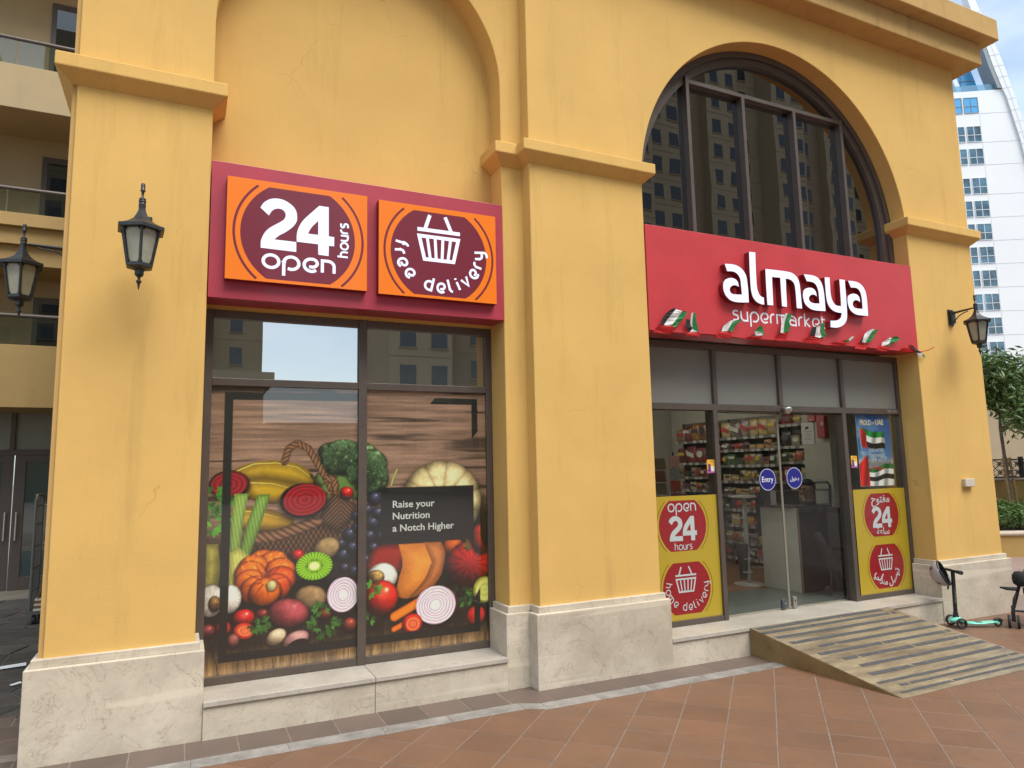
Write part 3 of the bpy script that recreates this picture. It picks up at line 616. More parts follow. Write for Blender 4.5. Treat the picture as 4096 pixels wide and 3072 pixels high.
    def leaves(s, cx, cz, r, n, col, seed=0):
        rg = np.random.default_rng(seed)
        for i in range(n):
            a = rg.uniform(0, 6.28); q = r*math.sqrt(rg.random()); x, z = cx+q*math.cos(a), cz+q*math.sin(a)*.7; f = rg.uniform(.6, 1.3); rr = rg.uniform(.010, .022)
            for b in range(3): u, v, d, m = s.ell(x+math.cos(a+b*1.1)*rr, z+math.sin(a+b*1.1)*rr, rr*1.15, rr*.55, math.degrees(a+b*1.1)); s.blend(m, np.array(col)*f)
    def mesh(s, name, mt, par, x0, x1, z0, z1, y, **k):
        i0, i1 = np.searchsorted(s.x, x0), np.searchsorted(s.x, x1); j0, j1 = np.searchsorted(s.z, z0), np.searchsorted(s.z, z1)
        X, Z, C = s.X[j0:j1, i0:i1], s.Z[j0:j1, i0:i1], np.clip(s.C[j0:j1, i0:i1], 0, 255)/255; h, w = X.shape
        if par is not None: off = Vector(par['org']); loc = Vector((0, 0, 0))
        else: loc = W(((x0+x1)/2, y, z0)); off = loc
        V = np.stack([X*S-off.x, np.full(X.shape, y*S)-off.y, (Z-ZG)*S-off.z], -1).reshape(-1, 3).astype(np.float32); idx = np.arange(h*w).reshape(h, w)
        F = np.stack([idx[:-1, :-1], idx[:-1, 1:], idx[1:, 1:], idx[1:, :-1]], -1).reshape(-1, 4).astype(np.int32)
        me = bpy.data.meshes.new(name); me.vertices.add(len(V)); me.vertices.foreach_set('co', V.ravel()); me.loops.add(F.size); me.loops.foreach_set('vertex_index', F.ravel())
        me.polygons.add(len(F)); me.polygons.foreach_set('loop_start', np.arange(0, F.size, 4, dtype=np.int32)); me.polygons.foreach_set('loop_total', np.full(len(F), 4, np.int32)); me.update(calc_edges=True)
        lin = np.where(C <= .04045, C/12.92, ((C+.055)/1.055)**2.4); at = me.color_attributes.new('print', 'FLOAT_COLOR', 'POINT')
        at.data.foreach_set('color', np.concatenate([lin.reshape(-1, 3), np.ones((h*w, 1))], 1).astype(np.float32).ravel()); me.materials.append(mt)
        return link(name, me, par, loc, off, **k)
film = attr_mat('printed_film', coat=.0, rough=.5)
def food():
    c = Canvas(1.2, 3.86, -.09, 2.41, .0052)
    gr = c.noise(2.2, 46, 4, 1); gr2 = c.noise(1.2, 22, 3, 2); base = np.array([134, 108, 94]); c.C[:] = base; c.C *= (.72+.5*gr)[..., None]; c.C *= (1-np.clip((gr2-.6)*3.2, 0, .45))[..., None]
    # table planks at the bottom
    t = c.noise(26, 3, 4, 3); pl = np.array([176, 140, 100])*(.55+.75*t)[..., None]; ang = (c.X-2.45)*(1+.0*c.Z)+(c.Z-.5)*-.28*np.sign(c.X-2.45)*np.clip(np.abs(c.X-2.45), 0, 1)
    seam = np.abs((ang*4.2+c.noise(5, seed=9)*.12) % 1-.5) > .485; pl[seam] *= .45; pl *= (.75+.5*c.noise(60, 7, 3, 12))[..., None]; lit = np.clip((.30-c.Z)/.35, .25, 1); pl = pl*lit[..., None]
    m = np.clip((.52-c.Z)/.06, 0, 1); c.blend(m, pl)
    # dark mass behind the vegetables
    top = 1.33+.18*np.sin(c.X*2.1+1.2); m = np.clip((top-c.Z)/.25, 0, 1)*np.clip((c.Z-.30)/.12, 0, 1); c.blend(m*.93, np.array([24, 17, 14.]))
    fz = c.noise(40, seed=5); fz2 = c.noise(14, seed=6)
    ban = (205, 166, 52)
    c.fillpoly([(1.439,1.639),(1.549,1.698),(1.768,1.729),(1.949,1.707),(2.072,1.646),(2.16,1.522),(2.013,1.502),(1.846,1.546),(1.668,1.57),(1.524,1.565)], ban, .6, round_=.10, tex=(fz2-.5)*.15)
    c.fillpoly([(1.57,1.569),(1.741,1.571),(1.967,1.522),(1.924,1.412),(1.805,1.357),(1.629,1.389),(1.552,1.455)], (196, 158, 50), .65, round_=.08)
    c.fillpoly([(1.417,1.325),(1.601,1.338),(1.776,1.31),(1.965,1.221),(1.944,1.133),(1.78,1.115),(1.577,1.141),(1.365,1.194)], (190, 150, 46), .7, round_=.08)
    # broccoli
    for e in [(2.215,1.528,0.0945,0.1115),(2.231,1.433,0.071,0.095)]: c.ball(e, (120, 140, 84), hi=0)
    c.fillpoly([(2.15,1.641),(2.23,1.56),(2.295,1.367),(2.554,1.357),(2.653,1.484),(2.487,1.618)], (104, 128, 70), .7)
    for e in [(2.275,1.799,0.12,0.0885),(2.387,1.831,0.146,0.0815),(2.535,1.773,0.157,0.115),(2.324,1.702,0.1525,0.1045),(2.486,1.684,0.1555,0.114),(2.635,1.698,0.1425,0.1235),(2.686,1.565,0.1095,0.1315),(2.619,1.518,0.116,0.106),(2.553,1.585,0.132,0.098)]:
        c.ball(e, (104, 124, 88), hi=0, shade=.6, tex=(fz-.5)*1.3)
    rgb_ = np.random.default_rng(8)
    for bx, bz, brx, brz in [(2.388,1.766,0.1945,0.1295),(2.602,1.616,0.183,0.188)]:
        for _ in range(170):
            a_ = rgb_.uniform(0, 6.28); q_ = math.sqrt(rgb_.random()); X_c, Z_c = bx+brx*q_*math.cos(a_), bz+brz*q_*math.sin(a_); r_b = rgb_.uniform(.012, .022); u, v, d, m = c.ell(X_c, Z_c, r_b, r_b*.9)
            sh = (.45+.5*(.5+.5*math.sin(a_))*q_+.25*rgb_.random()); c.C = c.C*(1-(m*.75)[..., None])+(np.array([100, 128, 92])*sh*(1.15-.5*np.clip(d, 0, 1)[..., None]))*(m*.75)[..., None]
    for l_ in ([(1.479,1.641),(1.621,1.703),(1.798,1.71),(1.98,1.668),(2.12,1.562)], [(1.596,1.544),(1.772,1.532),(1.953,1.481)], [(1.474,1.307),(1.631,1.301),(1.837,1.238)]): c.path(l_, .010, (232, 204, 110), wend=.004)
    c.path([(2.101,1.594),(2.16,1.517)], .03, (70, 58, 30), wend=.02)
    c.ball((1.432,1.534,0.158,0.117), (120, 22, 34), hi=0); c.rings((1.425,1.531,0.138,0.099), 0, (118, 16, 30), (160, 36, 56), 3.2)
    # basket
    wk = (122, 90, 68)
    c.path([(1.87,1.716),(1.904,1.834),(1.976,1.878),(2.07,1.833),(2.149,1.705),(2.23,1.56),(2.303,1.414)], .062, wk, 75)
    c.fillpoly([(1.622,1.076),(1.929,1.119),(2.141,1.169),(2.33,1.112),(2.505,1.263),(2.507,0.944),(2.146,0.844),(1.639,0.97)], (86, 62, 44), .5, tex=(np.sin(c.X*150)*np.sin(c.Z*90))*.5)
    c.fillpoly([(2.141,1.185),(2.298,1.446),(2.508,1.335),(2.465,1.208),(2.346,1.08)], (92, 68, 50), .5, tex=np.sin((np.abs(c.X-2.36)+c.Z)*170)*.35)
    c.path([(1.615,1.076),(1.81,1.087),(1.989,1.138),(2.156,1.196)], .098, wk, 55); c.path([(2.231,1.433),(2.295,1.446),(2.505,1.343)], .03, (120, 88, 60), 60)
    c.ball((2.038,1.376,0.199,0.1515), (100, 22, 30), hi=0); c.rings((2.049,1.384,0.181,0.133), 8, (120, 14, 26), (168, 38, 52), 4.2)
    c.path([(2.23,1.56),(2.293,1.558),(2.313,1.478)], .07, wk, 80)
    c.ball((2.41,1.43,0.0615,0.058), (205, 28, 28), hi=.6)
    # pumpkins behind the black panel
    c.ball((3.314,1.329,0.403,0.377), (238, 212, 160), hi=.0, shade=.5, ribs=11)
    for e in [(3.047,1.473,0.123,0.134),(3.198,1.57,0.1185,0.129),(3.362,1.593,0.121,0.134),(3.519,1.529,0.1155,0.1385),(3.648,1.352,0.087,0.153)]:
        u, v, d, m = c.ell(*e); c.C = c.C*(1+(.16*np.clip(1-d, 0, 1))[..., None])
    c.path([(2.821,1.488),(2.842,1.562),(2.876,1.631)], .022, (150, 150, 88))
    for x, z, rx, rz in [(2.661,1.373,0.0665,0.065),(2.646,1.156,0.0595,0.058),(2.618,1.04,0.056,0.0545),(2.695,1.241,0.0535,0.052),(2.729,1.029,0.0505,0.0485),(2.581,0.828,0.0525,0.0505),(2.595,1.275,0.0495,0.0485),(2.655,0.934,0.0495,0.048),(2.38,0.886,0.07,0.066),(2.462,0.947,0.0575,0.057),(2.436,1.062,0.064,0.0635),(2.356,0.982,0.054,0.0505),(2.396,0.775,0.0475,0.0435),(2.48,0.744,0.048,0.044),(2.493,1.228,0.0425,0.042),(2.532,0.863,0.0425,0.041),(2.506,1.119,0.0455,0.0445)]: c.ball((x, z, rx, rz), (58, 60, 82), hi=.35, shade=.8)
    # fennel on the left
    c.leaves([(1.304,1.404)][0][0], [(1.304,1.404)][0][1], .16, 55, (70, 118, 50), 3); c.leaves([(1.316,1.226)][0][0], [(1.316,1.226)][0][1], .13, 45, (86, 134, 58), 4)
    c.fillpoly([(1.246,1.054),(1.356,1.048),(1.378,0.856),(1.366,0.684),(1.257,0.708)], (168, 158, 82), .5, tex=(fz2-.5)*.4)
    st = np.sin(c.X*230+c.Z*40)*.10
    c.fillpoly([(1.473,1.454),(1.584,1.454),(1.547,1.214),(1.528,0.978),(1.441,0.969),(1.45,1.234)], (136, 160, 86), .35, round_=.03, tex=st, smooth=False); c.fillpoly([(1.659,1.442),(1.759,1.442),(1.684,1.177),(1.604,0.928),(1.518,0.949),(1.578,1.213)], (120, 148, 72), .4, round_=.03, tex=st, smooth=False)
    c.fillpoly([(1.444,0.969),(1.517,1.008),(1.604,0.928),(1.629,0.763),(1.575,0.65),(1.436,0.634)], (190, 188, 104), .45, round_=.05, tex=st*.5)
    # orange squash
    cx, cz, rx, rz = (1.733,0.747,0.255,0.2355)
    for k, a in enumerate((100, 60, 140, 20, 165, -15, 200, -50, 235, -90, 270)):
        aa = math.radians(a); c.ball((cx+rx*.50*math.cos(aa), cz+rz*.50*math.sin(aa), rx*.50, rz*.50), (226, 112, 30) if a > 0 else (206, 84, 24), hi=.10, shade=.55, tex=np.clip((fz-.62)*3, 0, .4)*(1 if a > 0 and a < 200 else 0))
    for a in range(9): c.path([(cx+rx*.14*math.cos(a*.698), cz-.03+rz*.14*math.sin(a*.698)), (cx+rx*.62*math.cos(a*.698), cz-.01+rz*.62*math.sin(a*.698))], .012, (150, 58, 14), wend=.004)
    c.ball((1.785,0.673,0.0405,0.045), (198, 182, 130), hi=0, shade=.4)
    c.ball((1.993,0.908,0.0605,0.058), (190, 24, 24), hi=.4); c.ball((2.237,0.953,0.122,0.0965), (172, 142, 102), 25, hi=0, shade=.6)
    # kiwi
    e = (2.137,0.811,0.1565,0.12); c.ball((e[0], e[1]-.022, e[2]*1.0, e[3]*1.05), (92, 74, 30), hi=0)
    u, v, d, m = c.ell(*e); th = np.arctan2(v, u); col = np.stack([120+40*np.cos(th*30), 165+25*np.cos(th*30), np.full_like(d, 30)], -1); col = col*(1.0-.25*np.clip(d-.8, 0, 1)[..., None]*3)
    k = np.clip((.34-d)/.12, 0, 1)[..., None]; col = col*(1-k)+np.array([214, 222, 150])*k; sd = (np.cos(th*26) > .5)*(np.abs(d-.44) < .075); col[sd > 0] = (22, 24, 12); c.blend(m, col)
    c.ball((2.109,0.544,0.14,0.1065), (166, 134, 100), -8, hi=0, shade=.6, tex=(fz-.5)*.18)
    c.rings((2.386,0.546,0.136,0.15), 0, (226, 208, 220), (172, 112, 150), 6.2, (236, 226, 230), (150, 60, 96))
    # garlic on the left
    for e in [(1.458,0.596,0.0915,0.116),(1.314,0.595,0.098,0.129)]: c.ball(e, (226, 214, 206), hi=.05, shade=.45, tex=np.sin(np.arctan2(c.Z-e[1], c.X-e[0])*14)*.05)
    c.ball((1.342,0.568,0.0465,0.063), (150, 116, 72), hi=0, tex=(fz-.5)*.9)
    for e, cl in (((1.295,0.354,0.062,0.057),(122,52,56)), ((1.414,0.363,0.0575,0.066),(196,32,26)), ((1.715,0.443,0.0605,0.05),(122,46,40)), ((2.445,0.281,0.0635,0.0645),(140,60,46)), ((2.228,0.393,0.0615,0.052),(120,44,34))): c.ball(e, cl, hi=.3)
    c.ball((1.567,0.43,0.09,0.0755), (206, 34, 28), hi=.6); c.ball((1.576,0.328,0.084,0.0665), (214, 66, 44), -15, hi=.0, shade=.3); c.rings((1.581,0.327,0.0645,0.046), -15, (226, 120, 78), (200, 48, 34), 2.2)
    c.ball((1.929,0.436,0.169,0.1195), (176, 82, 88), -14, hi=.12, shade=.6, tex=(fz-.5)*.2)
    c.ball((1.491,0.257,0.05,0.06), (150, 88, 84), hi=.1)
    c.ball((1.83,0.249,0.087,0.065), (206, 178, 150), 28, hi=.05, shade=.6); c.ball((1.992,0.209,0.113,0.0715), (196, 142, 140), 18, hi=.08, shade=.6); c.ball((2.002,0.164,0.0865,0.0445), (40, 26, 20), 18, hi=0)
    for x, z, r, n, sd in ((1.71,0.359,0.07,14,1), (2.2,0.442,0.07,12,2), (2.23,0.294,0.13,26,5), (3.514,0.434,0.13,26,6), (2.616,0.322,0.09,18,7)): c.leaves(x, z, r, n, (62, 98, 44), sd)
    # right pane
    c.fillpoly([(2.582,0.764),(2.655,0.918),(2.738,0.953),(2.975,0.946),(2.924,0.738),(2.856,0.631),(2.656,0.679)], (150, 40, 22), .7)
    c.ball((3.419,0.885,0.1095,0.101), (190, 90, 30), hi=.1)
    c.fillpoly([(2.89,0.948),(3.301,0.946),(3.342,0.839),(3.299,0.643),(3.174,0.514),(2.974,0.457),(2.864,0.486),(2.886,0.628),(2.927,0.77)], (232, 140, 62), .35, round_=.16, tex=(fz2-.5)*.1)
    c.fillpoly([(3.132,0.953),(3.301,0.946),(3.342,0.839),(3.299,0.643),(3.174,0.514),(2.974,0.457),(3.13,0.608),(3.211,0.766)], (190, 118, 68), .45, round_=.06, tex=(fz-.5)*.12)
    c.ball((2.738,0.669,0.143,0.1245), (228, 216, 206), hi=.05, shade=.5, tex=np.sin(np.arctan2(c.Z-.78, c.X-2.75)*16)*.04); c.ball((2.675,0.674,0.0825,0.0605), (160, 126, 78), hi=0, tex=(fz-.5)*.9)
    c.ball((2.732,0.479,0.1555,0.161), (216, 44, 22), hi=.55); c.leaves(*(2.648,0.569), .07, 10, (70, 104, 42), 9)
    c.ball((3.601,0.729,0.257,0.2065), (214, 36, 24), hi=.18, shade=.7, ribs=13)
    c.leaves(*[(3.603,0.89)][0], .04, 6, (110, 90, 40), 15)
    c.ball((3.717,0.951,0.114,0.146), (204, 66, 36), hi=.1); c.ball((3.772,1.034,0.065,0.159), (34, 38, 26), hi=.05, tex=(fz-.5)*.5)
    c.ball((3.737,0.469,0.117,0.125), (196, 190, 92), hi=0, shade=.3); c.rings((3.743,0.468,0.0945,0.1045), 0, (206, 206, 118), (180, 178, 78), 2)
    c.path([(2.852,0.309),(3.129,0.437)], .085, (228, 116, 34)); c.path([(2.847,0.199),(3.008,0.264)], .05, (214, 104, 30))
    c.rings((3.248,0.374,0.1945,0.173), 0, (226, 210, 222), (176, 118, 156), 7.2, (238, 228, 232), (140, 54, 86))
    c.ball((3.018,0.231,0.0955,0.0895), (206, 44, 30), hi=.1, shade=.4); c.rings((3.025,0.227,0.0685,0.0635), 0, (226, 110, 70), (196, 46, 34), 2); c.ball((3.649,0.242,0.0965,0.0835), (206, 50, 34), hi=.1, shade=.4)
    # graphic frame and caption box
    bk = np.array([30, 27, 26.])
    for p in ([(1.373, 2.316), (2.56, 2.333), (2.56, 2.262), (1.441, 2.251), (1.449, .160), (3.631, .165), (3.633, .40), (3.694, .49), (3.692, .090), (1.381, .094)], [(3.197, 2.251), (3.254, 2.311), (3.689, 2.311), (3.690, 1.993), (3.628, 1.913), (3.629, 2.253)], [(2.723, 1.467), (3.640, 1.467), (3.640, .955), (2.723, .955)]):
        m, D = c.poly(p); c.blend(m, bk)
    gn = c.noise(150, octv=2, seed=20); c.C = 255*np.clip(c.C/255*1.14, 0, 1); c.C = c.C*(.93+.14*gn)[..., None]; q = np.clip(c.C/255, 0, 1); c.C = 255*(q*.55+.45*(3*q*q-2*q**3))*1.05; return c
cv = food(); paneg = glass('shop_glass', (.96, .97, .95), .095, wave=.008)
for x0, x1 in ((1.262, 2.512), (2.578, 3.781)):
    p = box('pane', paneg, win1, x0, x1, f1+.024, f1+.030, -.004, 2.373); cv.mesh('printed_film', film, p if False else win1, x0, x1, -.004, 2.373, f1+.0325)
m_ = MB(); sx_ = dict(offset=.014); font_text(m_, 'Raise your', 2.835, 1.283, f1+.0318, width=.405, h=.064, **sx_); font_text(m_, 'Nutrition', 2.835, 1.176, f1+.0318, width=.355, h=.064, **sx_); font_text(m_, 'a Notch Higher', 2.833, 1.066, f1+.0318, width=.600, h=.064, **sx_)
m_.build('lettering', mat('print_white', (.72, .74, .72), .5), win1)
def flag_poster():
    x0, x1, z0, z1 = 8.880, 9.528, 1.305, 2.232; c = Canvas(x0-.02, x1+.02, z0-.02, z1+.02, .0055)
    t = np.clip((c.Z-z0)/(z1-z0), 0, 1); n = c.noise(6, 9, 5, 4); c.C = np.array([120, 160, 200])*(1-t[..., None])+np.array([36, 84, 158])*t[..., None]
    c.blend(np.clip((n-.54)*5, 0, .7)*np.clip(1.15-t, 0, 1), np.array([226, 230, 236.])); sea = np.clip((1.57-c.Z)/.02, 0, 1); c.blend(sea, np.array([120, 140, 156.]))
    c.blend(np.exp(-((c.Z-1.60)/.05)**2)*.5, np.array([226, 196, 170.]))
    rg = np.random.default_rng(4); x = x0+.05
    while x < x1-.02:
        w = rg.uniform(.006, .02); h = rg.uniform(.02, .07); c.blend(((c.X > x) & (c.X < x+w) & (c.Z < 1.575+h) & (c.Z > 1.56)).astype(float)*.7, np.array([112, 112, 116.])); x += w*1.1
    for w, h in ((.012, .10), (.006, .14), (.003, .185)): c.blend(((np.abs(c.X-9.235) < w/2+.002) & (c.Z < 1.575+h) & (c.Z > 1.56)).astype(float)*.8, np.array([96, 100, 110.]))
    wv = lambda X: np.sin((X-8.9)*17)*.012
    def band(xa, xb, f0, f1_, col, tl, bl, tr, br):
        u = np.clip((c.X-xa)/(xb-xa), 0, 1); top = tl+(tr-tl)*u+wv(c.X); bot = bl+(br-bl)*u+wv(c.X); v = (top-c.Z)/(top-bot); m = (c.X > xa) & (c.X < xb) & (v >= f0) & (v < f1_)
        k = 1+.28*np.sin((c.X-8.9)*34+v*2); c.blend(m.astype(float), np.array(col)*k[..., None])
    fl = dict(tl=2.045, bl=1.805, tr=1.985, br=1.775)
    band(8.955, 9.40, 0, .34, (20, 128, 56), **fl); band(8.955, 9.40, .34, .67, (226, 226, 226), **fl); band(8.955, 9.40, .67, 1, (30, 28, 28), **fl); band(8.945, 9.055, 0, 1, (206, 32, 32), **fl)
    c.blend(np.clip((.006-np.abs(c.X-8.935-(1.95-c.Z)*.13))/.003, 0, 1)*(c.Z < 2.08)*(c.Z > 1.56), np.array([190, 196, 204.]))
    f2_ = dict(tl=1.50, bl=1.29, tr=1.60, br=1.30)
    band(8.87, 9.54, 0, .22, (20, 110, 56), **f2_); band(8.87, 9.54, .22, .45, (224, 224, 228), **f2_); band(8.87, 9.54, .45, .68, (34, 36, 36), **f2_); band(8.87, 9.54, .68, 1.2, (224, 224, 226), **f2_); band(8.87, 9.06, -.35, 1.2, (200, 34, 32), **f2_)
    t_ = thing('flag_poster', ((x0+x1)/2, .34, z0), 'tall poster with the Emirates flag over a skyline behind the right window', 'poster')
    c.mesh('printed_film', attr_mat('poster_print', 0, .4), t_, x0, x1, z0, z1, .350); MB().box(x0, x1, .3505, .3525, z0, z1).build('backing', mat('paper_back', (.6, .6, .6), .7), t_)
    gold = mat('gold_print', (.95, .78, .46), .5); m_ = MB(); font_text(m_, 'PROUD', 8.955, 2.090, .3492, width=.21, h=.070, offset=.016); font_text(m_, 'OF', 9.178, 2.10, .3492, width=.048, h=.034, offset=.0); font_text(m_, 'UAE', 9.245, 2.095, .3492, width=.155, h=.070, offset=.016); m_.build('lettering', gold, t_)
    m_ = MB(); font_text(m_, 'ONE NATION', 9.085, 1.740, .3492, width=.275, h=.046, offset=.004); font_text(m_, 'ONE FAMILY', 9.105, 1.675, .3492, width=.245, h=.044, offset=.004); m_.build('lettering', MATS['print_white'], t_)
    m_ = MB(); stroke_text(m_, 'almaya', 9.115, 1.515, .034, .008, .3492, gap=.16); m_.build('lettering', mat('logo_red', (.55, .02, .03), .5), t_)
flag_poster()

# ------------------------------------------------------------------ arched window
arw = thing('arched_window', (7.5754, .3, 4.18), None, None); arw.parent = bld; arw.location = W((7.5754, .3, 4.18))-Vector(bld['org'])
def ring(r0, r1, y0, y1, zc=4.61, zmin=4.15, n=64):
    o = [(7.5754-r1*math.cos(t), zc+r1*math.sin(t)) for t in np.linspace(0, math.pi, n)]; i = [(7.5754-r0*math.cos(t), zc+r0*math.sin(t)) for t in np.linspace(math.pi, 0, n)]
    mb = MB(); p = [(7.5754-r1, zmin)]+o+[(7.5754+r1, zmin), (7.5754+r0, zmin)]+i+[(7.5754-r0, zmin)]
    mb.prism(p, y0, y1); return mb
ring(2.07, 2.142, .20, .36).build('frame_ring', bronze, arw, bevel=.003); ring(1.975, 2.068, .235, .36).build('frame_ring', bronze, arw, bevel=.003)
rr_x = lambda x: 4.61+math.sqrt(max(.01, 2.03**2-(x-7.5754)**2))
for x in (6.30, 7.16, 8.02, 8.88): MB().box(x-.024, x+.024, .20, .30, 4.18, (rr_x(x) if x in (6.30, 8.88) else 6.10)).build('mullion', bronze, arw, bevel=.003)
box('transom', bronze, arw, 6.325, 8.855, .203, .30, 6.10, 6.15, bevel=.003)
darkglass = glass('tinted_glass', (.12, .10, .08), .33, body=(.006, .005, .004), bodyfac=.9, wave=.025)
xs = [7.5754-1.99, 6.277, 6.323, 7.137, 7.183, 7.997, 8.043, 8.857, 8.903, 7.5754+1.99]
def arch_piece(x0, x1, zlo, zhi=None):
    n = 14; top = [(x, min(zhi or 9, 4.61+math.sqrt(max(0, 1.985**2-(x-7.5754)**2)))) for x in np.linspace(x1, x0, n)]
    return [(x0, zlo), (x1, zlo)]+top
for x0, x1, lo, hi in ((xs[0]+.01, xs[1], 4.2, None), (xs[2], xs[3], 4.2, 6.10), (xs[4], xs[5], 4.2, 6.10), (xs[6], xs[7], 4.2, 6.10), (xs[8], xs[9]-.01, 4.2, None), (xs[2], xs[7], 6.15, None)):
    MB().prism(arch_piece(x0, x1, lo, hi), .285, .292).build('pane', darkglass, arw)
box('window_back', mat('dark_room', (.02, .018, .016), .9), arw, 5.45, 9.7, .60, .61, 4.0, 7.1)
# ------------------------------------------------------------------ shopfront
sf = thing('shopfront', (7.5754, .36, -.0797), None, None); sf.parent = bld; sf.location = W((7.5754, .36, -.0797))-Vector(bld['org'])
f2 = .304
bars('frame_bar', bronze, sf, [(P2R+.001, P2R+.045, f2, f2+.13, -.079, 3.0), (9.672, P3L-.001, f2, f2+.13, -.079, 3.0), (6.500, 6.560, f2-.004, f2+.14, -.079, 2.232), (8.585, 8.650, f2-.004, f2+.14, -.079, 2.232),
     (6.525, 6.580, f2-.004, f2+.13, 2.306, 2.93), (7.535, 7.592, f2-.004, f2+.13, 2.306, 2.93), (8.605, 8.662, f2-.004, f2+.13, 2.306, 2.93),
     (P2R+.045, 9.672, f2, f2+.13, 2.232, 2.306), (P2R+.045, 9.672, f2, f2+.13, 2.93, 3.0), (P2R+.045, 6.50, f2+.002, f2+.12, -.079, -.02), (8.65, 9.672, f2+.002, f2+.12, -.079, -.02)])
greypane = glass('grey_pane', (.25, .25, .24), .06, body=(.225, .225, .205), bodyfac=.96, rough=.12)
for x0, x1 in ((P2R+.046, 6.525), (6.58, 7.535), (7.592, 8.605), (8.662, 9.671)): box('pane', greypane, sf, x0, x1, f2+.04, f2+.05, 2.307, 2.93)
clear = glass('clear_glass', (.915, .925, .90), .05)
box('pane', clear, sf, P2R+.046, 6.50, f2+.035, f2+.041, -.02, 2.232); box('pane', clear, sf, 8.65, 9.671, f2+.035, f2+.041, -.02, 2.232)
for x0, x1 in ((6.562, 7.556), (7.566, 8.583)):
    d = box('door_leaf', clear, sf, x0, x1, .392, .400, -.072, 2.225)
edge = mat('brushed_edge', (.42, .38, .30), .3, metal=.4)
box('door_edge', edge, sf, 7.550, 7.5585, .386, .404, -.07, 2.22); box('door_edge', edge, sf, 7.564, 7.572, .386, .404, -.07, 2.22)
steel = mat('brushed_steel', (.45, .43, .40), .32, metal=.8, var=.1, vscale=30)
box('door_lock', mat('dark_lock', (.09, .10, .12), .4, metal=.5), sf, 7.435, 7.51, .37, .41, -.07, .045, bevel=.012)
MB().lathe([(.0, 0), (.012, .001), (.012, .006)], (7.475, .366, .0), 12, 'y').build('lock_cylinder', steel, sf)
box('door_lock', steel, sf, 7.61, 7.665, .372, .41, -.068, .06, bevel=.003); MB().lathe([(.0, 0), (.010, .001), (.010, .006)], (7.637, .367, .015), 12, 'y').build('lock_cylinder', seal, sf)
mb = MB(); x = 6.57
while x < 8.57: mb.lathe([(.001, 0), (.011, .006), (.011, .018), (.001, .024)], (x, .378, 2.215), 6, 'x'); x += .034
mb.build('curtain_rail_beads', mat('brown_beads', (.13, .09, .06), .3, metal=.4), sf, kind='stuff')
box('frame_decal', mat('small_decal', (.16, .15, .14), .5), sf, 9.44, 9.52, f2-.0015, f2, 2.255, 2.29); box('frame_decal', MATS['small_decal'], sf, 9.545, 9.625, f2-.0015, f2, 2.255, 2.29)
# dome sensor over the door
mb = MB(); mb.lathe([(.001, -.062), (.032, -.055), (.050, -.035), (.057, -.006), (.058, .012), (.048, .022), (.001, .024)], (7.585, .245, 2.262), 20)
se = thing('door_sensor', (7.585, .27, 2.21), 'silver half-dome motion sensor above the sliding glass doors', 'sensor'); mb.build('dome', steel, se, smooth=True)
box('mounting', steel, se, 7.55, 7.62, .245, .3035, 2.245, 2.285, bevel=.004)
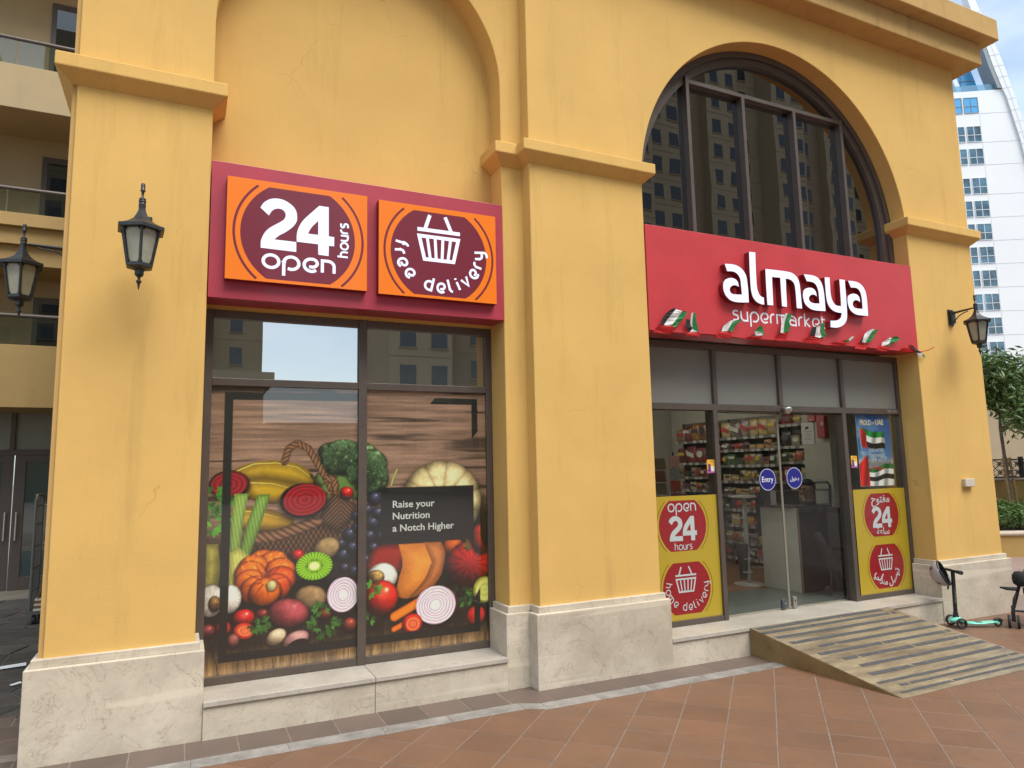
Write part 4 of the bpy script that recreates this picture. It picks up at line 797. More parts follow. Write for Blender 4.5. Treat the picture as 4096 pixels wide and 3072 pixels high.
# ------------------------------------------------------------------ fascia signs
s2 = thing('red_fascia_sign', (7.5754, .1, 3.0227), 'wide red fascia sign with raised white almaya letters over the entrance', 'sign')
box('backboard', red_panel, s2, P2R+.005, P3L-.004, -.012, .30, 3.0227, 4.1799, bevel=.003)
AL = [[(6.438,3.829),(6.516,3.834),(6.591,3.832),(6.655,3.813),(6.707,3.775),(6.741,3.721),(6.752,3.649),(6.757,3.546),(6.755,3.417),(6.623,3.407),(6.547,3.408),(6.484,3.423),(6.433,3.461),(6.405,3.509),(6.397,3.563),(6.404,3.606),(6.431,3.644),(6.476,3.667),(6.53,3.676),(6.578,3.667),(6.611,3.639),(6.623,3.585),(6.594,3.595),(6.562,3.598),(6.529,3.588),(6.497,3.566),(6.484,3.537),(6.496,3.509),(6.522,3.494),(6.565,3.492),(6.663,3.499),(6.658,3.605),(6.65,3.682),(6.611,3.733),(6.553,3.753),(6.468,3.748)],[(6.81,4.011),(6.902,4.013),(6.895,3.872),(6.89,3.68),(6.894,3.593),(6.91,3.543),(6.941,3.506),(6.987,3.492),(6.985,3.411),(6.933,3.415),(6.868,3.439),(6.822,3.491),(6.803,3.567),(6.8,3.697),(6.804,3.871)],[(7.041,3.834),(7.222,3.839),(7.41,3.837),(7.48,3.821),(7.536,3.78),(7.563,3.72),(7.571,3.621),(7.578,3.414),(7.494,3.413),(7.495,3.543),(7.492,3.641),(7.48,3.703),(7.442,3.739),(7.39,3.752),(7.349,3.752),(7.341,3.582),(7.337,3.415),(7.262,3.415),(7.262,3.575),(7.264,3.754),(7.133,3.75),(7.128,3.598),(7.123,3.415),(7.036,3.412),(7.036,3.624)],[(7.648,3.835),(7.736,3.837),(7.822,3.832),(7.882,3.811),(7.927,3.765),(7.951,3.703),(7.962,3.603),(7.964,3.415),(7.839,3.41),(7.754,3.414),(7.683,3.438),(7.632,3.479),(7.611,3.54),(7.612,3.598),(7.63,3.638),(7.669,3.665),(7.726,3.679),(7.781,3.675),(7.821,3.645),(7.836,3.582),(7.804,3.599),(7.767,3.6),(7.728,3.585),(7.701,3.557),(7.702,3.53),(7.726,3.505),(7.774,3.495),(7.874,3.499),(7.873,3.586),(7.866,3.667),(7.841,3.72),(7.801,3.748),(7.746,3.756),(7.691,3.754)],[(7.994,3.834),(8.076,3.837),(8.073,3.724),(8.073,3.631),(8.088,3.568),(8.121,3.52),(8.163,3.499),(8.24,3.498),(8.245,3.656),(8.246,3.834),(8.337,3.835),(8.338,3.674),(8.335,3.478),(8.328,3.384),(8.309,3.327),(8.267,3.278),(8.198,3.241),(8.12,3.224),(8.031,3.223),(8.036,3.303),(8.104,3.308),(8.169,3.322),(8.217,3.353),(8.241,3.413),(8.154,3.417),(8.08,3.439),(8.023,3.489),(7.999,3.56),(7.993,3.679)],[(8.398,3.832),(8.501,3.834),(8.58,3.824),(8.643,3.792),(8.684,3.744),(8.703,3.679),(8.708,3.584),(8.705,3.413),(8.57,3.411),(8.479,3.419),(8.404,3.455),(8.366,3.518),(8.36,3.582),(8.371,3.626),(8.408,3.657),(8.476,3.675),(8.535,3.668),(8.571,3.639),(8.581,3.578),(8.546,3.594),(8.506,3.597),(8.472,3.585),(8.446,3.552),(8.448,3.52),(8.475,3.497),(8.527,3.492),(8.617,3.495),(8.62,3.605),(8.609,3.68),(8.582,3.73),(8.531,3.753),(8.438,3.749)]]
for L_ in AL:
    p = smooth_poly(L_, 4, 42); o = MB().prism(p, -.0865, -.012).build('letter', dark_red, s2)
    MB().prism(p, -.0905, -.087).build('letter_face', lit_white, o)
mb = MB(); stroke_text(mb, 'supermarket', 6.585, 3.222, .110, .0205, -.0135, gap=.235, sx=1.16); mb.build('lettering', white_vinyl, s2)
s1 = thing('maroon_fascia_sign', (2.52, .25, 3.0426), 'weathered crimson fascia carrying two orange sign boxes above the left window', 'sign')
crim = mat('crimson_panel', (.38, .030, .055), .45, var=.08, vscale=2.5, grime=.2, coat=.15)
box('backboard', crim, s1, P1R+.006, P2A-.003, .146, .418, 3.0426, 4.203, bevel=.003)
pa = box('sign_box', dark_red, s1, 1.322, 2.483, .080, .1455, 3.19, 4.062, bevel=.002); box('sign_face', orange, s1, 1.324, 2.481, .078, .0797, 3.192, 4.060)
def put(mb, name, m, par): return mb.build(name, m, par)
mb = MB(); mb.flat(disc_poly(1.902, 3.612, .471, 4.011, 3.219), .0775); brackets(mb, 1.911, 3.612, .530, .020, 49, .0775); put(mb, 'emblem', maroon, s1)
mb = MB(); glyph24(mb, *(1.584,2.193,3.47,3.921), .0768)
stroke_text(mb, 'open', 1.612, 3.318, .108, .0265, .0768, gap=.26, sx=1.20)
put(mb, 'lettering', lit_white, s1)
mb = MB(); t_ = MB(); stroke_text(t_, 'hours', 0, 0, .062, .0165, .0768, gap=.26, sx=1.0)
mb.add([(2.312-z, y, 3.475+x) for x, y, z in t_.v], t_.f); put(mb, 'lettering', lit_white, s1)
pb = box('sign_box', dark_red, s1, 2.584, 3.732, .080, .1455, 3.178, 4.048, bevel=.002); box('sign_face', orange, s1, 2.586, 3.730, .078, .0797, 3.180, 4.046)
mb = MB(); mb.flat(disc_poly(3.161, 3.601, .467, 3.996, 3.206), .0775); brackets(mb, 3.165, 3.601, .527, .020, 49, .0775); put(mb, 'emblem', maroon, s1)
mb = MB(); basket(mb, 3.153, 3.968, .208, .425, .034, .0768); arc_text(mb, 'free delivery', 3.163, 3.615, .430, .372, -104, 99, .083, .0225, .0768); put(mb, 'lettering', lit_white, s1)
# ------------------------------------------------------------------ window stickers and posters
def ystick(x0, x1, lab, arabic=False):
    z0, z1 = -.020, 1.287 if not arabic else 1.27; y = .3285
    t = thing('window_poster', ((x0+x1)/2, y, z0), lab, 'poster'); MB().box(x0, x1, y, y+.0045, z0, z1).build('film', yellow_v, t)
    cx = 6.012 if not arabic else 9.194; cA, cB = (.968, .306) if not arabic else (.942, .298); cxB = cx+.016
    for c, z, zz in ((cx, cA, (.270, .270)), (cxB, cB, (.270, .269))):
        mb = MB(); mb.flat(disc_poly(c, z, .32, z+zz[0], z-zz[1]), y-.0006); mb.build('emblem', red_v, t); mb = MB(); brackets(mb, c, z, .350, .008, 49, y-.0006); mb.build('emblem_line', brown_line, t)
    mb = MB()
    if not arabic:
        stroke_text(mb, 'open', cx-.19, cA+.155, .080, .0155, y-.0012, gap=.24, sx=1.05); glyph24(mb, cx-.19, cx+.185, cA-.165, cA+.105, y-.0012); stroke_text(mb, 'hours', cx-.122, cA-.255, .052, .0095, y-.0012, gap=.18, sx=.98)
        mb.build('lettering', pale_v, t); mb = MB(); basket(mb, cxB-.012, cB+.227, .140, .262, .0175, y-.0012); arc_text(mb, 'home delivery', cxB+.003, cB+.005, .288, .236, -107, 101, .056, .0105, y-.0012)
    else:
        font_text(mb, '\uFEA1\uFEEE\uFE98\uFED4\uFEE3', cx-.005, cA+.155, y-.0012, width=.345, center=True, offset=.02)
        glyph24(mb, cx-.185, cx+.185, cA-.165, cA+.105, y-.0012); font_text(mb, '\uFE94\uFECB\uFE8E\uFEB3', cx, cA-.245, y-.0012, width=.235, center=True, offset=.016)
        mb.build('lettering', pale_v, t); mb = MB(); basket(mb, cxB-.014, cB+.222, .134, .262, .0165, y-.0012)
        s = ['\uFEF2', '\uFEDF', '\uFEB0', '\uFEE8', '\uFEE3', ' ', '\uFEDE', '\uFEF4', '\uFEBB', '\uFEEE', '\uFE97']; wds = [.10, .035, .05, .035, .055, .04, .09, .035, .085, .05, .035]
        R_ = .236; tot = sum(wds); a = -tot/2/R_+.05
        for ch, w_ in zip(s, wds):
            ac = a+w_/2/R_
            if ch != ' ': font_text(mb, ch, cxB+R_*math.sin(ac), cB+.0-R_*math.cos(ac)*.98, y-.0012, width=w_*1.06, h=None, center=True, ang=ac, offset=.02)
            a += w_/R_
    mb.build('lettering', pale_v, t); return t
ystick(P2R+.047, 6.498, 'yellow window poster reading open 24 hours with red emblems, left of the doors')
ystick(8.70, 9.668, 'yellow window poster with Arabic wording and red emblems, right of the doors', True)
def qr_sticker(x, z, lab):
    t = thing('phone_app_sticker', (x, .329, z), lab, 'sticker'); MB().box(x-.055, x+.055, .329, .3325, z-.075, z+.075).build('film', mat('sticker_yellow', (.75, .42, .05), .4), t)
    MB().box(x-.055, x+.055, .3284, .3287, z-.075, z-.035).build('lower_band', mat('sticker_violet', (.35, .10, .30), .4), t); MB().box(x-.04, x-.008, .3280, .3283, z-.055, z+.028).build('phone_picture', mat('phone_purple', (.12, .02, .13), .4), t)
    MB().box(x+.0, x+.046, .3280, .3283, z-.055, z-.0).build('white_square', mat('sticker_white', (.7, .7, .7), .4), t); m_ = MB(); font_text(m_, 'almaya', x+.012, z+.05, .328, width=.055, center=True); m_.build('lettering', dark_red, t)
qr_sticker(6.448, 1.60, 'small yellow phone sticker on the glass beside the left door post'); qr_sticker(8.768, 1.62, 'small yellow phone sticker on the glass beside the flag poster')
def entry(cx, cz, body, lab, w_):
    t = thing('entry_sticker', (cx, .39, cz-.132), lab, 'sticker'); c = lambda r, n=40: [(cx+r*math.cos(a), cz+r*math.sin(a)) for a in np.linspace(0, 2*math.pi, n, endpoint=False)]
    MB().prism(c(.132), .3895, .3915).build('disc', navy, t); m_ = MB(); m_.ribbon(c(.124), .005, .389, closed=True); font_text(m_, body, cx, cz-.028, .3885, width=w_, h=(.066 if body == 'Entry' else None), center=True, offset=.004); m_.build('lettering', mat('pure_white', (.8, .8, .82), .4), t)
entry(7.345, 1.431, 'Entry', 'round blue sticker reading Entry on the left door leaf', .178); entry(7.780, 1.439, '\uFEDD\uFEEE\uFEA7\uFEA9', 'round blue sticker with Arabic word for entry on the right door leaf', .145)
# ------------------------------------------------------------------ bunting of small flags under the fascia
cloth = {n: mat('cloth_'+n, c, .75, var=.06, vscale=12, bump=.15, bscale=300) for n, c in dict(red=(.46, .004, .006), black=(.016, .015, .016), white=(.72, .70, .70), green=(.02, .20, .05)).items()}
FL = [{'red':[(5.465,3.003),(5.547,3.085),(5.736,3.076),(5.692,2.999)],'black':[(5.547,3.085),(5.587,3.17),(5.662,3.242),(5.726,3.275),(5.753,3.264),(5.677,3.192),(5.6,3.081)],'white':[(5.6,3.081),(5.677,3.192),(5.753,3.264),(5.829,3.245),(5.784,3.185),(5.675,3.075)],'green':[(5.675,3.075),(5.784,3.185),(5.829,3.245),(5.883,3.245),(5.875,3.207),(5.807,3.128),(5.735,3.072)]},{'red':[(5.871,3.001),(5.946,3.035),(6.057,3.045),(6.086,2.992),(5.98,2.993)],'black':[(5.886,3.171),(5.946,3.171),(5.948,3.116),(5.986,3.082),(5.946,3.032),(5.903,3.076),(5.876,3.086)],'white':[(5.95,3.235),(5.971,3.244),(5.971,3.14),(5.985,3.067),(6.047,3.042),(5.946,3.032),(5.982,3.079),(5.952,3.124)],'green':[(5.971,3.244),(6.0,3.239),(6.018,3.159),(6.06,3.046),(5.984,3.064),(5.971,3.14)]},{'red':[(6.278,2.997),(6.36,3.07),(6.534,3.082),(6.499,2.999)],'black':[(6.36,3.07),(6.398,3.118),(6.412,3.135),(6.383,3.07)],'white':[(6.383,3.07),(6.412,3.135),(6.484,3.186),(6.564,3.211),(6.593,3.209),(6.522,3.173),(6.479,3.116),(6.46,3.076)],'green':[(6.46,3.076),(6.479,3.116),(6.522,3.173),(6.593,3.209),(6.674,3.223),(6.611,3.179),(6.568,3.13),(6.534,3.081)]},{'red':[(6.686,3.011),(6.819,3.047),(6.983,3.065),(6.918,3.019)],'black':[(6.806,3.059),(6.892,3.07),(6.885,3.044),(6.808,3.037)],'white':[(6.864,3.104),(6.976,3.101),(6.984,3.073),(6.885,3.044),(6.883,3.067)],'green':[(6.86,3.106),(6.931,3.176),(6.977,3.159),(6.993,3.105),(7.019,3.076),(6.983,3.062),(6.971,3.096)]},{'red':[(7.155,3.021),(7.214,3.096),(7.247,3.111),(7.376,3.128),(7.349,3.025)],'black':[(7.214,3.096),(7.247,3.162),(7.263,3.171),(7.247,3.11)],'white':[(7.247,3.11),(7.277,3.252),(7.315,3.34),(7.343,3.34),(7.318,3.239),(7.311,3.119)],'green':[(7.311,3.119),(7.318,3.239),(7.343,3.34),(7.407,3.339),(7.418,3.303),(7.377,3.251),(7.393,3.196),(7.376,3.128)]},{'red':[(7.604,3.025),(7.699,3.096),(7.934,3.094),(7.869,3.02)],'black':[(7.773,3.215),(7.818,3.218),(7.813,3.128),(7.744,3.107),(7.738,3.155)],'white':[(7.818,3.218),(7.892,3.231),(7.885,3.165),(7.925,3.118),(7.888,3.093),(7.811,3.103),(7.813,3.128)],'green':[(7.895,3.265),(7.96,3.273),(7.96,3.187),(8.001,3.132),(7.945,3.095),(7.888,3.093),(7.93,3.122),(7.897,3.174)]},{'red':[(8.028,3.018),(8.147,3.058),(8.266,3.082),(8.371,3.072),(8.259,3.015)],'green':[(8.266,3.082),(8.387,3.106),(8.414,3.133),(8.437,3.126),(8.371,3.072)],'white':[(8.392,3.106),(8.444,3.149),(8.467,3.136),(8.408,3.086)]},{'red':[(8.482,3.002),(8.575,3.079),(8.742,3.085),(8.675,2.996)],'black':[(8.575,3.079),(8.629,3.164),(8.646,3.165),(8.612,3.084)],'white':[(8.605,3.084),(8.646,3.165),(8.715,3.229),(8.78,3.256),(8.83,3.26),(8.763,3.215),(8.731,3.153),(8.678,3.085)],'green':[(8.678,3.085),(8.731,3.153),(8.763,3.215),(8.83,3.254),(8.897,3.256),(8.832,3.177),(8.748,3.094)]},{'red':[(8.872,2.999),(8.98,3.062),(9.12,3.065),(9.08,2.996)],'white':[(8.98,3.062),(8.999,3.11),(9.135,3.179),(9.17,3.155),(9.113,3.108),(9.049,3.066)],'green':[(9.048,3.062),(9.113,3.108),(9.187,3.186),(9.295,3.186),(9.299,3.158),(9.216,3.114),(9.123,3.091),(9.107,3.066)]},{'red':[(9.293,3.013),(9.46,3.093),(9.615,3.058),(9.635,3.014),(9.475,3.006)],'black':[(9.46,3.093),(9.514,3.1),(9.692,3.035),(9.741,3.002),(9.661,3.007)],'white':[(9.648,3.012),(9.741,3.002),(9.763,2.968),(9.696,2.973)],'green':[(9.741,3.002),(9.793,2.987),(9.796,2.951),(9.749,2.963)]}]
LAB = ['large red black white and green flag blown upright at the left end of the fascia', 'narrow twisted flag, second from the left along the fascia edge', 'curled flag reaching the first letters of supermarket', 'small crumpled flag below the letter e of supermarket', 'tall narrow flag covering the second m of supermarket',
       'flag folded over with black tip below the end of supermarket', 'flattest flag, almost lying down, right of the letter y', 'slanting flag, third from the right along the fascia', 'low bent flag, second from the right along the fascia', 'drooping flag blown past the right end of the fascia']
def refine(p, h=.03):
    out = []
    for i in range(len(p)):
        a, b = p[i], p[(i+1) % len(p)]; n = max(1, int(math.dist(a, b)/h)); out += [(a[0]+(b[0]-a[0])*k/n, a[1]+(b[1]-a[1])*k/n) for k in range(n)]
    return out
for f, lb in zip(FL, LAB):
    al = [p for v in f.values() for p in v]; zb = min(p[1] for p in al); xb = sum(p[0] for p in al)/len(al)
    t = thing('flag', (xb, -.02, zb), lb, 'flag', 'small national flags along the fascia'); ph = xb*7
    fy = lambda u, v, a: (u, -.020-min(.08, max(0, v-zb)*.16)-.008*math.sin(u*34+v*12+ph)-.008+a, v)
    for k, (n, p) in enumerate(f.items()):
        MB().prism(refine(smooth_poly(p, 3, 55)), -.0006*k, .0014-.0006*k, fy).build('cloth_panel', cloth[n], t, smooth=False)
st_ = thing('bunting_string', (7.5, -.02, 3.0), 'thin red cord along the bottom of the fascia, its end sticking out right', 'cord')
MB().tube([(P2R+.01, -.018, 3.03)]+[(x, -.020-.006*math.sin(x*9), 3.028+.008*math.sin(x*5.3)) for x in np.linspace(5.6, 9.6, 26)]+[(9.74, -.03, 3.03), (9.83, -.06, 3.045), (9.93, -.09, 3.09)], .0055, 5).build('cord', cloth['red'], st_)
# ------------------------------------------------------------------ wall lanterns
lampglass = mat('opal_glass', (.30, .29, .215), .35, var=.12, vscale=9, spec=.6)
def lantern(lab, c, wall, rotz=0.):
    """c = point on the lantern axis at the height of the arm; wall = where the bracket meets the wall"""
    t = thing('wall_lantern', (c[0], c[1], c[2]-.60), lab, 'lamp', 'black wall lanterns'); x, y, z = c; n = 6; r0 = math.radians(rotz)
    MB().lathe([(.001, .175), (.013, .17), (.015, .155), (.015, .12), (.020, .115), (.010, .105), (.008, .06), (.022, .055), (.024, .045), (.018, .04)], (x, y, z), 10).build('finial', blackiron, t, smooth=True)
    MB().lathe([(.024, .04), (.026, .028), (.022, .02), (.025, .008), (.024, -.018)], (x, y, z), 12).build('collar', blackiron, t)
    MB().lathe([(.024, -.018), (.030, -.045), (.044, -.080), (.060, -.105), (.062, -.110), (.100, -.140), (.142, -.162), (.168, -.170), (.173, -.176), (.173, -.198), (.160, -.202), (.03, -.198)], (x, y, z), n, rot=r0).build('roof', blackiron, t)
    tr, br, zt, zb = .134, .088, z-.198, z-.452
    for k in range(n):
        a = r0+2*math.pi*k/n; b = r0+2*math.pi*(k+1)/n; q = lambda r, a, h: (x+r*math.cos(a), y+r*math.sin(a), h)
        MB().tube([q(tr, a, zt), q(br, a, zb)], .0115, 6).build('rib', blackiron, t)
        s_ = .96; MB().hexa([q(br*s_, a, zb), q(br*s_, b, zb), q(br*.90, b, zb), q(br*.90, a, zb)], [q(tr*s_, a, zt), q(tr*s_, b, zt), q(tr*.90, b, zt), q(tr*.90, a, zt)]).build('pane', lampglass, t)
        m_ = MB()
        for (aa, hh, rr_) in ((a, zt-.012, tr), (b, zt-.012, tr), (a, zb+.012, br), (b, zb+.012, br)):
            f = .16 if aa == a else -.16; m_.tube([q(rr_*.98, aa, hh), (q(rr_*.95, aa+f, hh))], .009, 6)
        m_.build('corner_scroll', blackiron, t, kind='stuff')
    MB().lathe([(.088, .006), (.096, 0), (.096, -.020), (.088, -.024), (.040, -.040), (.034, -.046), (.034, -.075), (.001, -.076)], (x, y, zb), n, rot=r0).build('base', blackiron, t)
    MB().lathe([(.026, -.074), (.024, -.085), (.010, -.095), (.010, -.112), (.020, -.122), (.020, -.126), (.009, -.145), (.006, -.170), (.002, -.185)], (x, y, zb), 10).build('drop_finial', blackiron, t, smooth=True)
    w = Vector(wall); d = (Vector((x, y, w.z))-w); d.z = 0; L_ = d.length; e = d/L_
    if abs(e.y) > .5: MB().box(w.x-.052, w.x+.052, w.y-.018, w.y-.001, w.z-.175, w.z+.045).build('back_plate', blackiron, t, bevel=.003); MB().box(w.x-.036, w.x+.036, w.y-.055, w.y-.018, w.z-.15, w.z+.02).build('bracket_boss', blackiron, t, bevel=.004)
    else: MB().box(w.x-.018, w.x-.001, w.y-.052, w.y+.052, w.z-.175, w.z+.045).build('back_plate', blackiron, t, bevel=.003); MB().box(w.x-.055, w.x-.018, w.y-.036, w.y+.036, w.z-.15, w.z+.02).build('bracket_boss', blackiron, t, bevel=.004)
    P = lambda s, h: tuple(w+e*s+Vector((0, 0, h)))
    MB().tube([P(.04, -.01), P(L_*.5, -.003), P(L_-.01, .004)], .013, 8, rs=[.017, .014, .010]).build('arm', blackiron, t)
    MB().tube([P(.05, -.135), P(.075, -.105), P(.12, -.065), P(.18, -.038), P(L_-.10, -.022)], .007, 6).build('scroll_brace', blackiron, t); return t
lantern('black lantern on the left pier, nearest the orange open sign', (.733, -.215, 3.605), (.733, E, 3.605), 95)
lantern('black lantern at the left edge of the picture, on the side of the left pier', (-.205, 1.0, 3.575), (P1L, 1.0, 3.575), 98)
lantern('black lantern on the right pier in front of the white tower', (10.462, -.345, 3.605), (10.462, 0, 3.605), 92)
# junction box on the right pier
j = thing('junction_box', (10.455, -.04, 1.262), 'small cream plastic junction box low on the right pier', 'box'); box('cover', mat('cream_plastic', (.52, .47, .37), .45), j, 10.355, 10.555, -.055, -.035, 1.265, 1.368, bevel=.006); box('back_box', mat('cream_plastic2', (.46, .41, .32), .5), j, 10.36, 10.55, -.035, -.001, 1.268, 1.365, bevel=.004)
# ------------------------------------------------------------------ kick scooter with helmet
mint = mat('mint_plastic', (.17, .62, .46), .38, coat=.2, var=.03, vscale=9); blk = mat('black_plastic', (.015, .015, .016), .4); rub = mat('rubber', (.022, .022, .024), .75)
sg = g(9.6); A_ = Vector((9.56, -.27, sg)); Bk = Vector((9.985, -.50, sg)); ax = (Bk-A_).normalized(); sd = Vector((-ax.y, ax.x, 0)); up_ = Vector((0, 0, 1))
sc = thing('kick_scooter', tuple(A_), 'mint green three-wheeled kick scooter with black stem parked by the right pier', 'scooter')
def wheel(name, c, axis, r, w, par, hub=None):
    t = axis.normalized(); a = up_; b = t.cross(a).normalized(); m_ = MB(); prof = [(r*.72, -w/2), (r*.93, -w/2), (r, -w*.28), (r, w*.28), (r*.93, w/2), (r*.72, w/2), (r*.70, 0)]; n = 22; vs = []; fs = []
    for rr_, h in prof:
        for k in range(n): an = 2*math.pi*k/n; vs.append(tuple(c+t*h+(a*math.cos(an)+b*math.sin(an))*rr_))
    for i in range(len(prof)):
        i2 = (i+1) % len(prof)
        for k in range(n): fs.append((i*n+k, i*n+(k+1) % n, i2*n+(k+1) % n, i2*n+k))
    m_.add(vs, fs); o = m_.build(name, rub, par, smooth=True); h_ = MB()
    for k in range(8): an = 2*math.pi*k/8+.2; h_.tube([tuple(c), tuple(c+(a*math.cos(an)+b*math.sin(an))*r*.74)], r*.055, 5)
    h_.tube([tuple(c-t*w*.5), tuple(c+t*w*.5)], r*.2, 10); h_.build('rim', blk, o); MB().tube([tuple(c+t*w*.5), tuple(c+t*w*.58)], r*.10, 8).build('axle_cap', steel, o); MB().tube([tuple(c-t*w*.5), tuple(c-t*w*.58)], r*.10, 8).build('axle_cap', steel, o)
r_ = .062
wheel('front_wheel', A_+sd*.115+up_*r_, sd, r_, .035, sc); wheel('front_wheel', A_-sd*.115+up_*r_, sd, r_, .035, sc); wheel('rear_wheel', Bk+up_*.042, sd, .042, .03, sc)
def loft(sections, name, m, par, smooth=True):
    """sections: (center, half-width vector, half-height, squareness) joined into one skin"""
    n = 14; vs = []; fs = []
    for c, wv, h in sections:
        for k in range(n):
            a = 2*math.pi*k/n; ca, sa = math.cos(a), math.sin(a); q = .75; vs.append(tuple(c+wv*math.copysign(abs(ca)**q, ca)+up_*h*math.copysign(abs(sa)**q, sa)))
    for i in range(len(sections)-1):
        for k in range(n): fs.append((i*n+k, i*n+(k+1) % n, (i+1)*n+(k+1) % n, (i+1)*n+k))
    fs.append(tuple(range(n))[::-1]); fs.append(tuple((len(sections)-1)*n+k for k in range(n))); m_ = MB(); m_.add(vs, fs); return m_.build(name, m, par, smooth=smooth)
loft([(A_-ax*.085+up_*.078, sd*.02, .008), (A_-ax*.06+up_*.078, sd*.055, .022), (A_-ax*.01+up_*.090, sd*.085, .034), (A_+ax*.04+up_*.085, sd*.080, .034), (A_+ax*.08+up_*.060, sd*.062, .022), (A_+ax*.13+up_*.048, sd*.052, .013)], 'front_shell', mint, sc)
L_ = (Bk-A_).length
loft([(A_+ax*.10+up_*.050, sd*.050, .013), (A_+ax*.20+up_*.044, sd*.058, .013), (A_+ax*(L_*.6)+up_*.046, sd*.060, .012), (A_+ax*(L_*.82)+up_*.056, sd*.050, .012), (A_+ax*(L_*.97)+up_*.058, sd*.036, .013)], 'deck', mint, sc)
for s_ in (-1, 1): MB().tube([tuple(A_+ax*(L_*.88)+sd*.030*s_+up_*.055), tuple(Bk+sd*.026*s_+up_*.045)], .011, 8).build('rear_fork', mint, sc)
loft([(A_+ax*.22+up_*.0585, sd*.036, .001), (A_+ax*(L_*.6)+up_*.0595, sd*.038, .001)], 'deck_grip', mat('grip_grey', (.10, .16, .14), .8), sc)
MB().tube([tuple(Bk+up_*.042+(ax*math.cos(a)+up_*math.sin(a))*.052) for a in np.linspace(.4, 2.5, 7)], .016, 6).build('rear_brake', blk, sc)
T0_ = A_+up_*.10; T1 = Vector((9.545, -.295, .285)); stem = T1-T0_
MB().tube([tuple(T0_), tuple(T0_+stem*.13)], .03, 12, rs=[.036, .026]).build('stem_collar', blk, sc); MB().tube([tuple(T0_+stem*.1), tuple(T1)], .0225, 12).build('stem', blk, sc)
hb = sd*.155; hb = Vector((hb.x, hb.y, 0))
MB().tube([tuple(T1-hb*.1), tuple(T1-hb)], .016, 10).build('handlebar', blk, sc); MB().tube([tuple(T1+hb*.1), tuple(T1+hb)], .016, 10).build('handlebar', blk, sc)
MB().tube([tuple(T1-hb*.6), tuple(T1-hb*1.18)], .021, 10, rs=[.021, .024]).build('grip', rub, sc)
m_ = MB(); nrm = Vector((-.55, -.83, 0)).normalized(); sdv = Vector((.83, -.55, 0))
V_, F_ = font_polys('Highway', .0)
c0 = T0_+stem*.33; sz = .045
MB_ = MB(); MB_.add([tuple(c0+stem.normalized()*(a*sz*1.15)+nrm*.0232-sdv*(b-.3)*sz*.8) for a, b in V_], [tuple(f) for f in F_]); MB_.build('stem_print', mat('print_grey', (.16, .20, .18), .5), sc)
# helmet hung over the handlebar
he = thing('bicycle_helmet', tuple(T1+Vector((-.09, -.03, -.15))), 'grey child helmet with black rim hanging upside down on the scooter handlebar', 'helmet'); hc = T1+Vector((-.065, .085, -.035)); HA = Vector((-.33, .80, -.36)).normalized(); HB = HA.cross(up_).normalized(); HC = HA.cross(HB)
def dome(r, u0, name, m, vents=False, n=26, rings=9, sc_=(1, 1)):
    m_ = MB(); vs = []; fs = []
    for i in range(rings+1):
        ph = u0+(math.pi/2-u0)*i/rings; rr_ = math.cos(ph); hh = math.sin(ph)
        for k in range(n): a = 2*math.pi*k/n; vs.append(tuple(hc+HA*hh*r*1.0+(HB*math.cos(a)*sc_[0]+HC*math.sin(a)*sc_[1])*rr_*r))
    for i in range(rings):
        for k in range(n):
            if vents and i in (3, 4) and k % 7 == 2: continue
            fs.append((i*n+k, i*n+(k+1) % n, (i+1)*n+(k+1) % n, (i+1)*n+k))
    m_.add(vs, fs); return m_.build(name, m, he, smooth=True)
sh_ = dome(.136, -.1, 'shell', mat('helmet_grey', (.36, .31, .28), .35), True, sc_=(.88, 1.12)); sm = sh_.modifiers.new('solid', 'SOLIDIFY'); sm.thickness = .004
dome(.124, -.15, 'foam_liner', blk, sc_=(.88, 1.12)); MB().tube([tuple(hc-HA*.012+(HB*math.cos(a)*.88+HC*math.sin(a)*1.12)*.130) for a in np.linspace(0, 2*math.pi, 25)], .012, 8).build('rim', blk, he, smooth=True)
MB().tube([tuple(hc+Vector(p)) for p in ((.06, .0, .03), (.10, .01, -.05), (.10, .0, -.13), (.085, 0, -.19), (.07, 0, -.20), (.07, 0, -.12), (.055, 0, -.03))], .007, 5).build('strap', blk, he)
# ------------------------------------------------------------------ pushchair at the right edge
pc = Vector((10.08, -.63, g(10))); pr_ = thing('pushchair', tuple(pc), 'black folding pushchair with double front wheels at the right edge', 'pushchair'); X_ = Vector((.5, -.866, 0)); Y_ = Vector((.866, .5, 0))
for s_ in (-.045, .045): wheel('front_wheel', pc+X_*s_+up_*.075, X_, .075, .03, pr_)
for s_ in (-.045, .045): wheel('front_wheel', pc+X_*(s_+.50)+up_*.075, X_, .075, .03, pr_)
for s_ in (0, .50): wheel('rear_wheel', pc+X_*s_+Y_*.5+up_*.09, X_, .09, .035, pr_)
for s_ in (0, .50):
    MB().tube([tuple(pc+X_*s_+up_*.075), tuple(pc+X_*s_+up_*.20)], .022, 8).build('wheel_fork', blk, pr_)
    MB().tube([tuple(pc+X_*s_+up_*.18), tuple(pc+X_*(s_+.025)+up_*.34), tuple(pc+X_*(s_+.085)+Y_*.04+up_*.50), tuple(pc+X_*(s_+.30)+Y_*.30+up_*.95), tuple(pc+X_*(s_+.38)+Y_*.40+up_*1.12)], .016, 8).build('frame_tube', blk, pr_)
    MB().tube([tuple(pc+X_*s_+Y_*.5+up_*.09), tuple(pc+X_*(s_+.11)+Y_*.08+up_*.55)], .014, 8).build('frame_tube', blk, pr_)
MB().tube([tuple(pc+up_*.20), tuple(pc+X_*.5+up_*.20)], .012, 8).build('cross_bar', blk, pr_); MB().tube([tuple(pc+X_*.38+Y_*.40+up_*1.12), tuple(pc+X_*.88+Y_*.40+up_*1.12)], .018, 8).build('handle', rub, pr_)
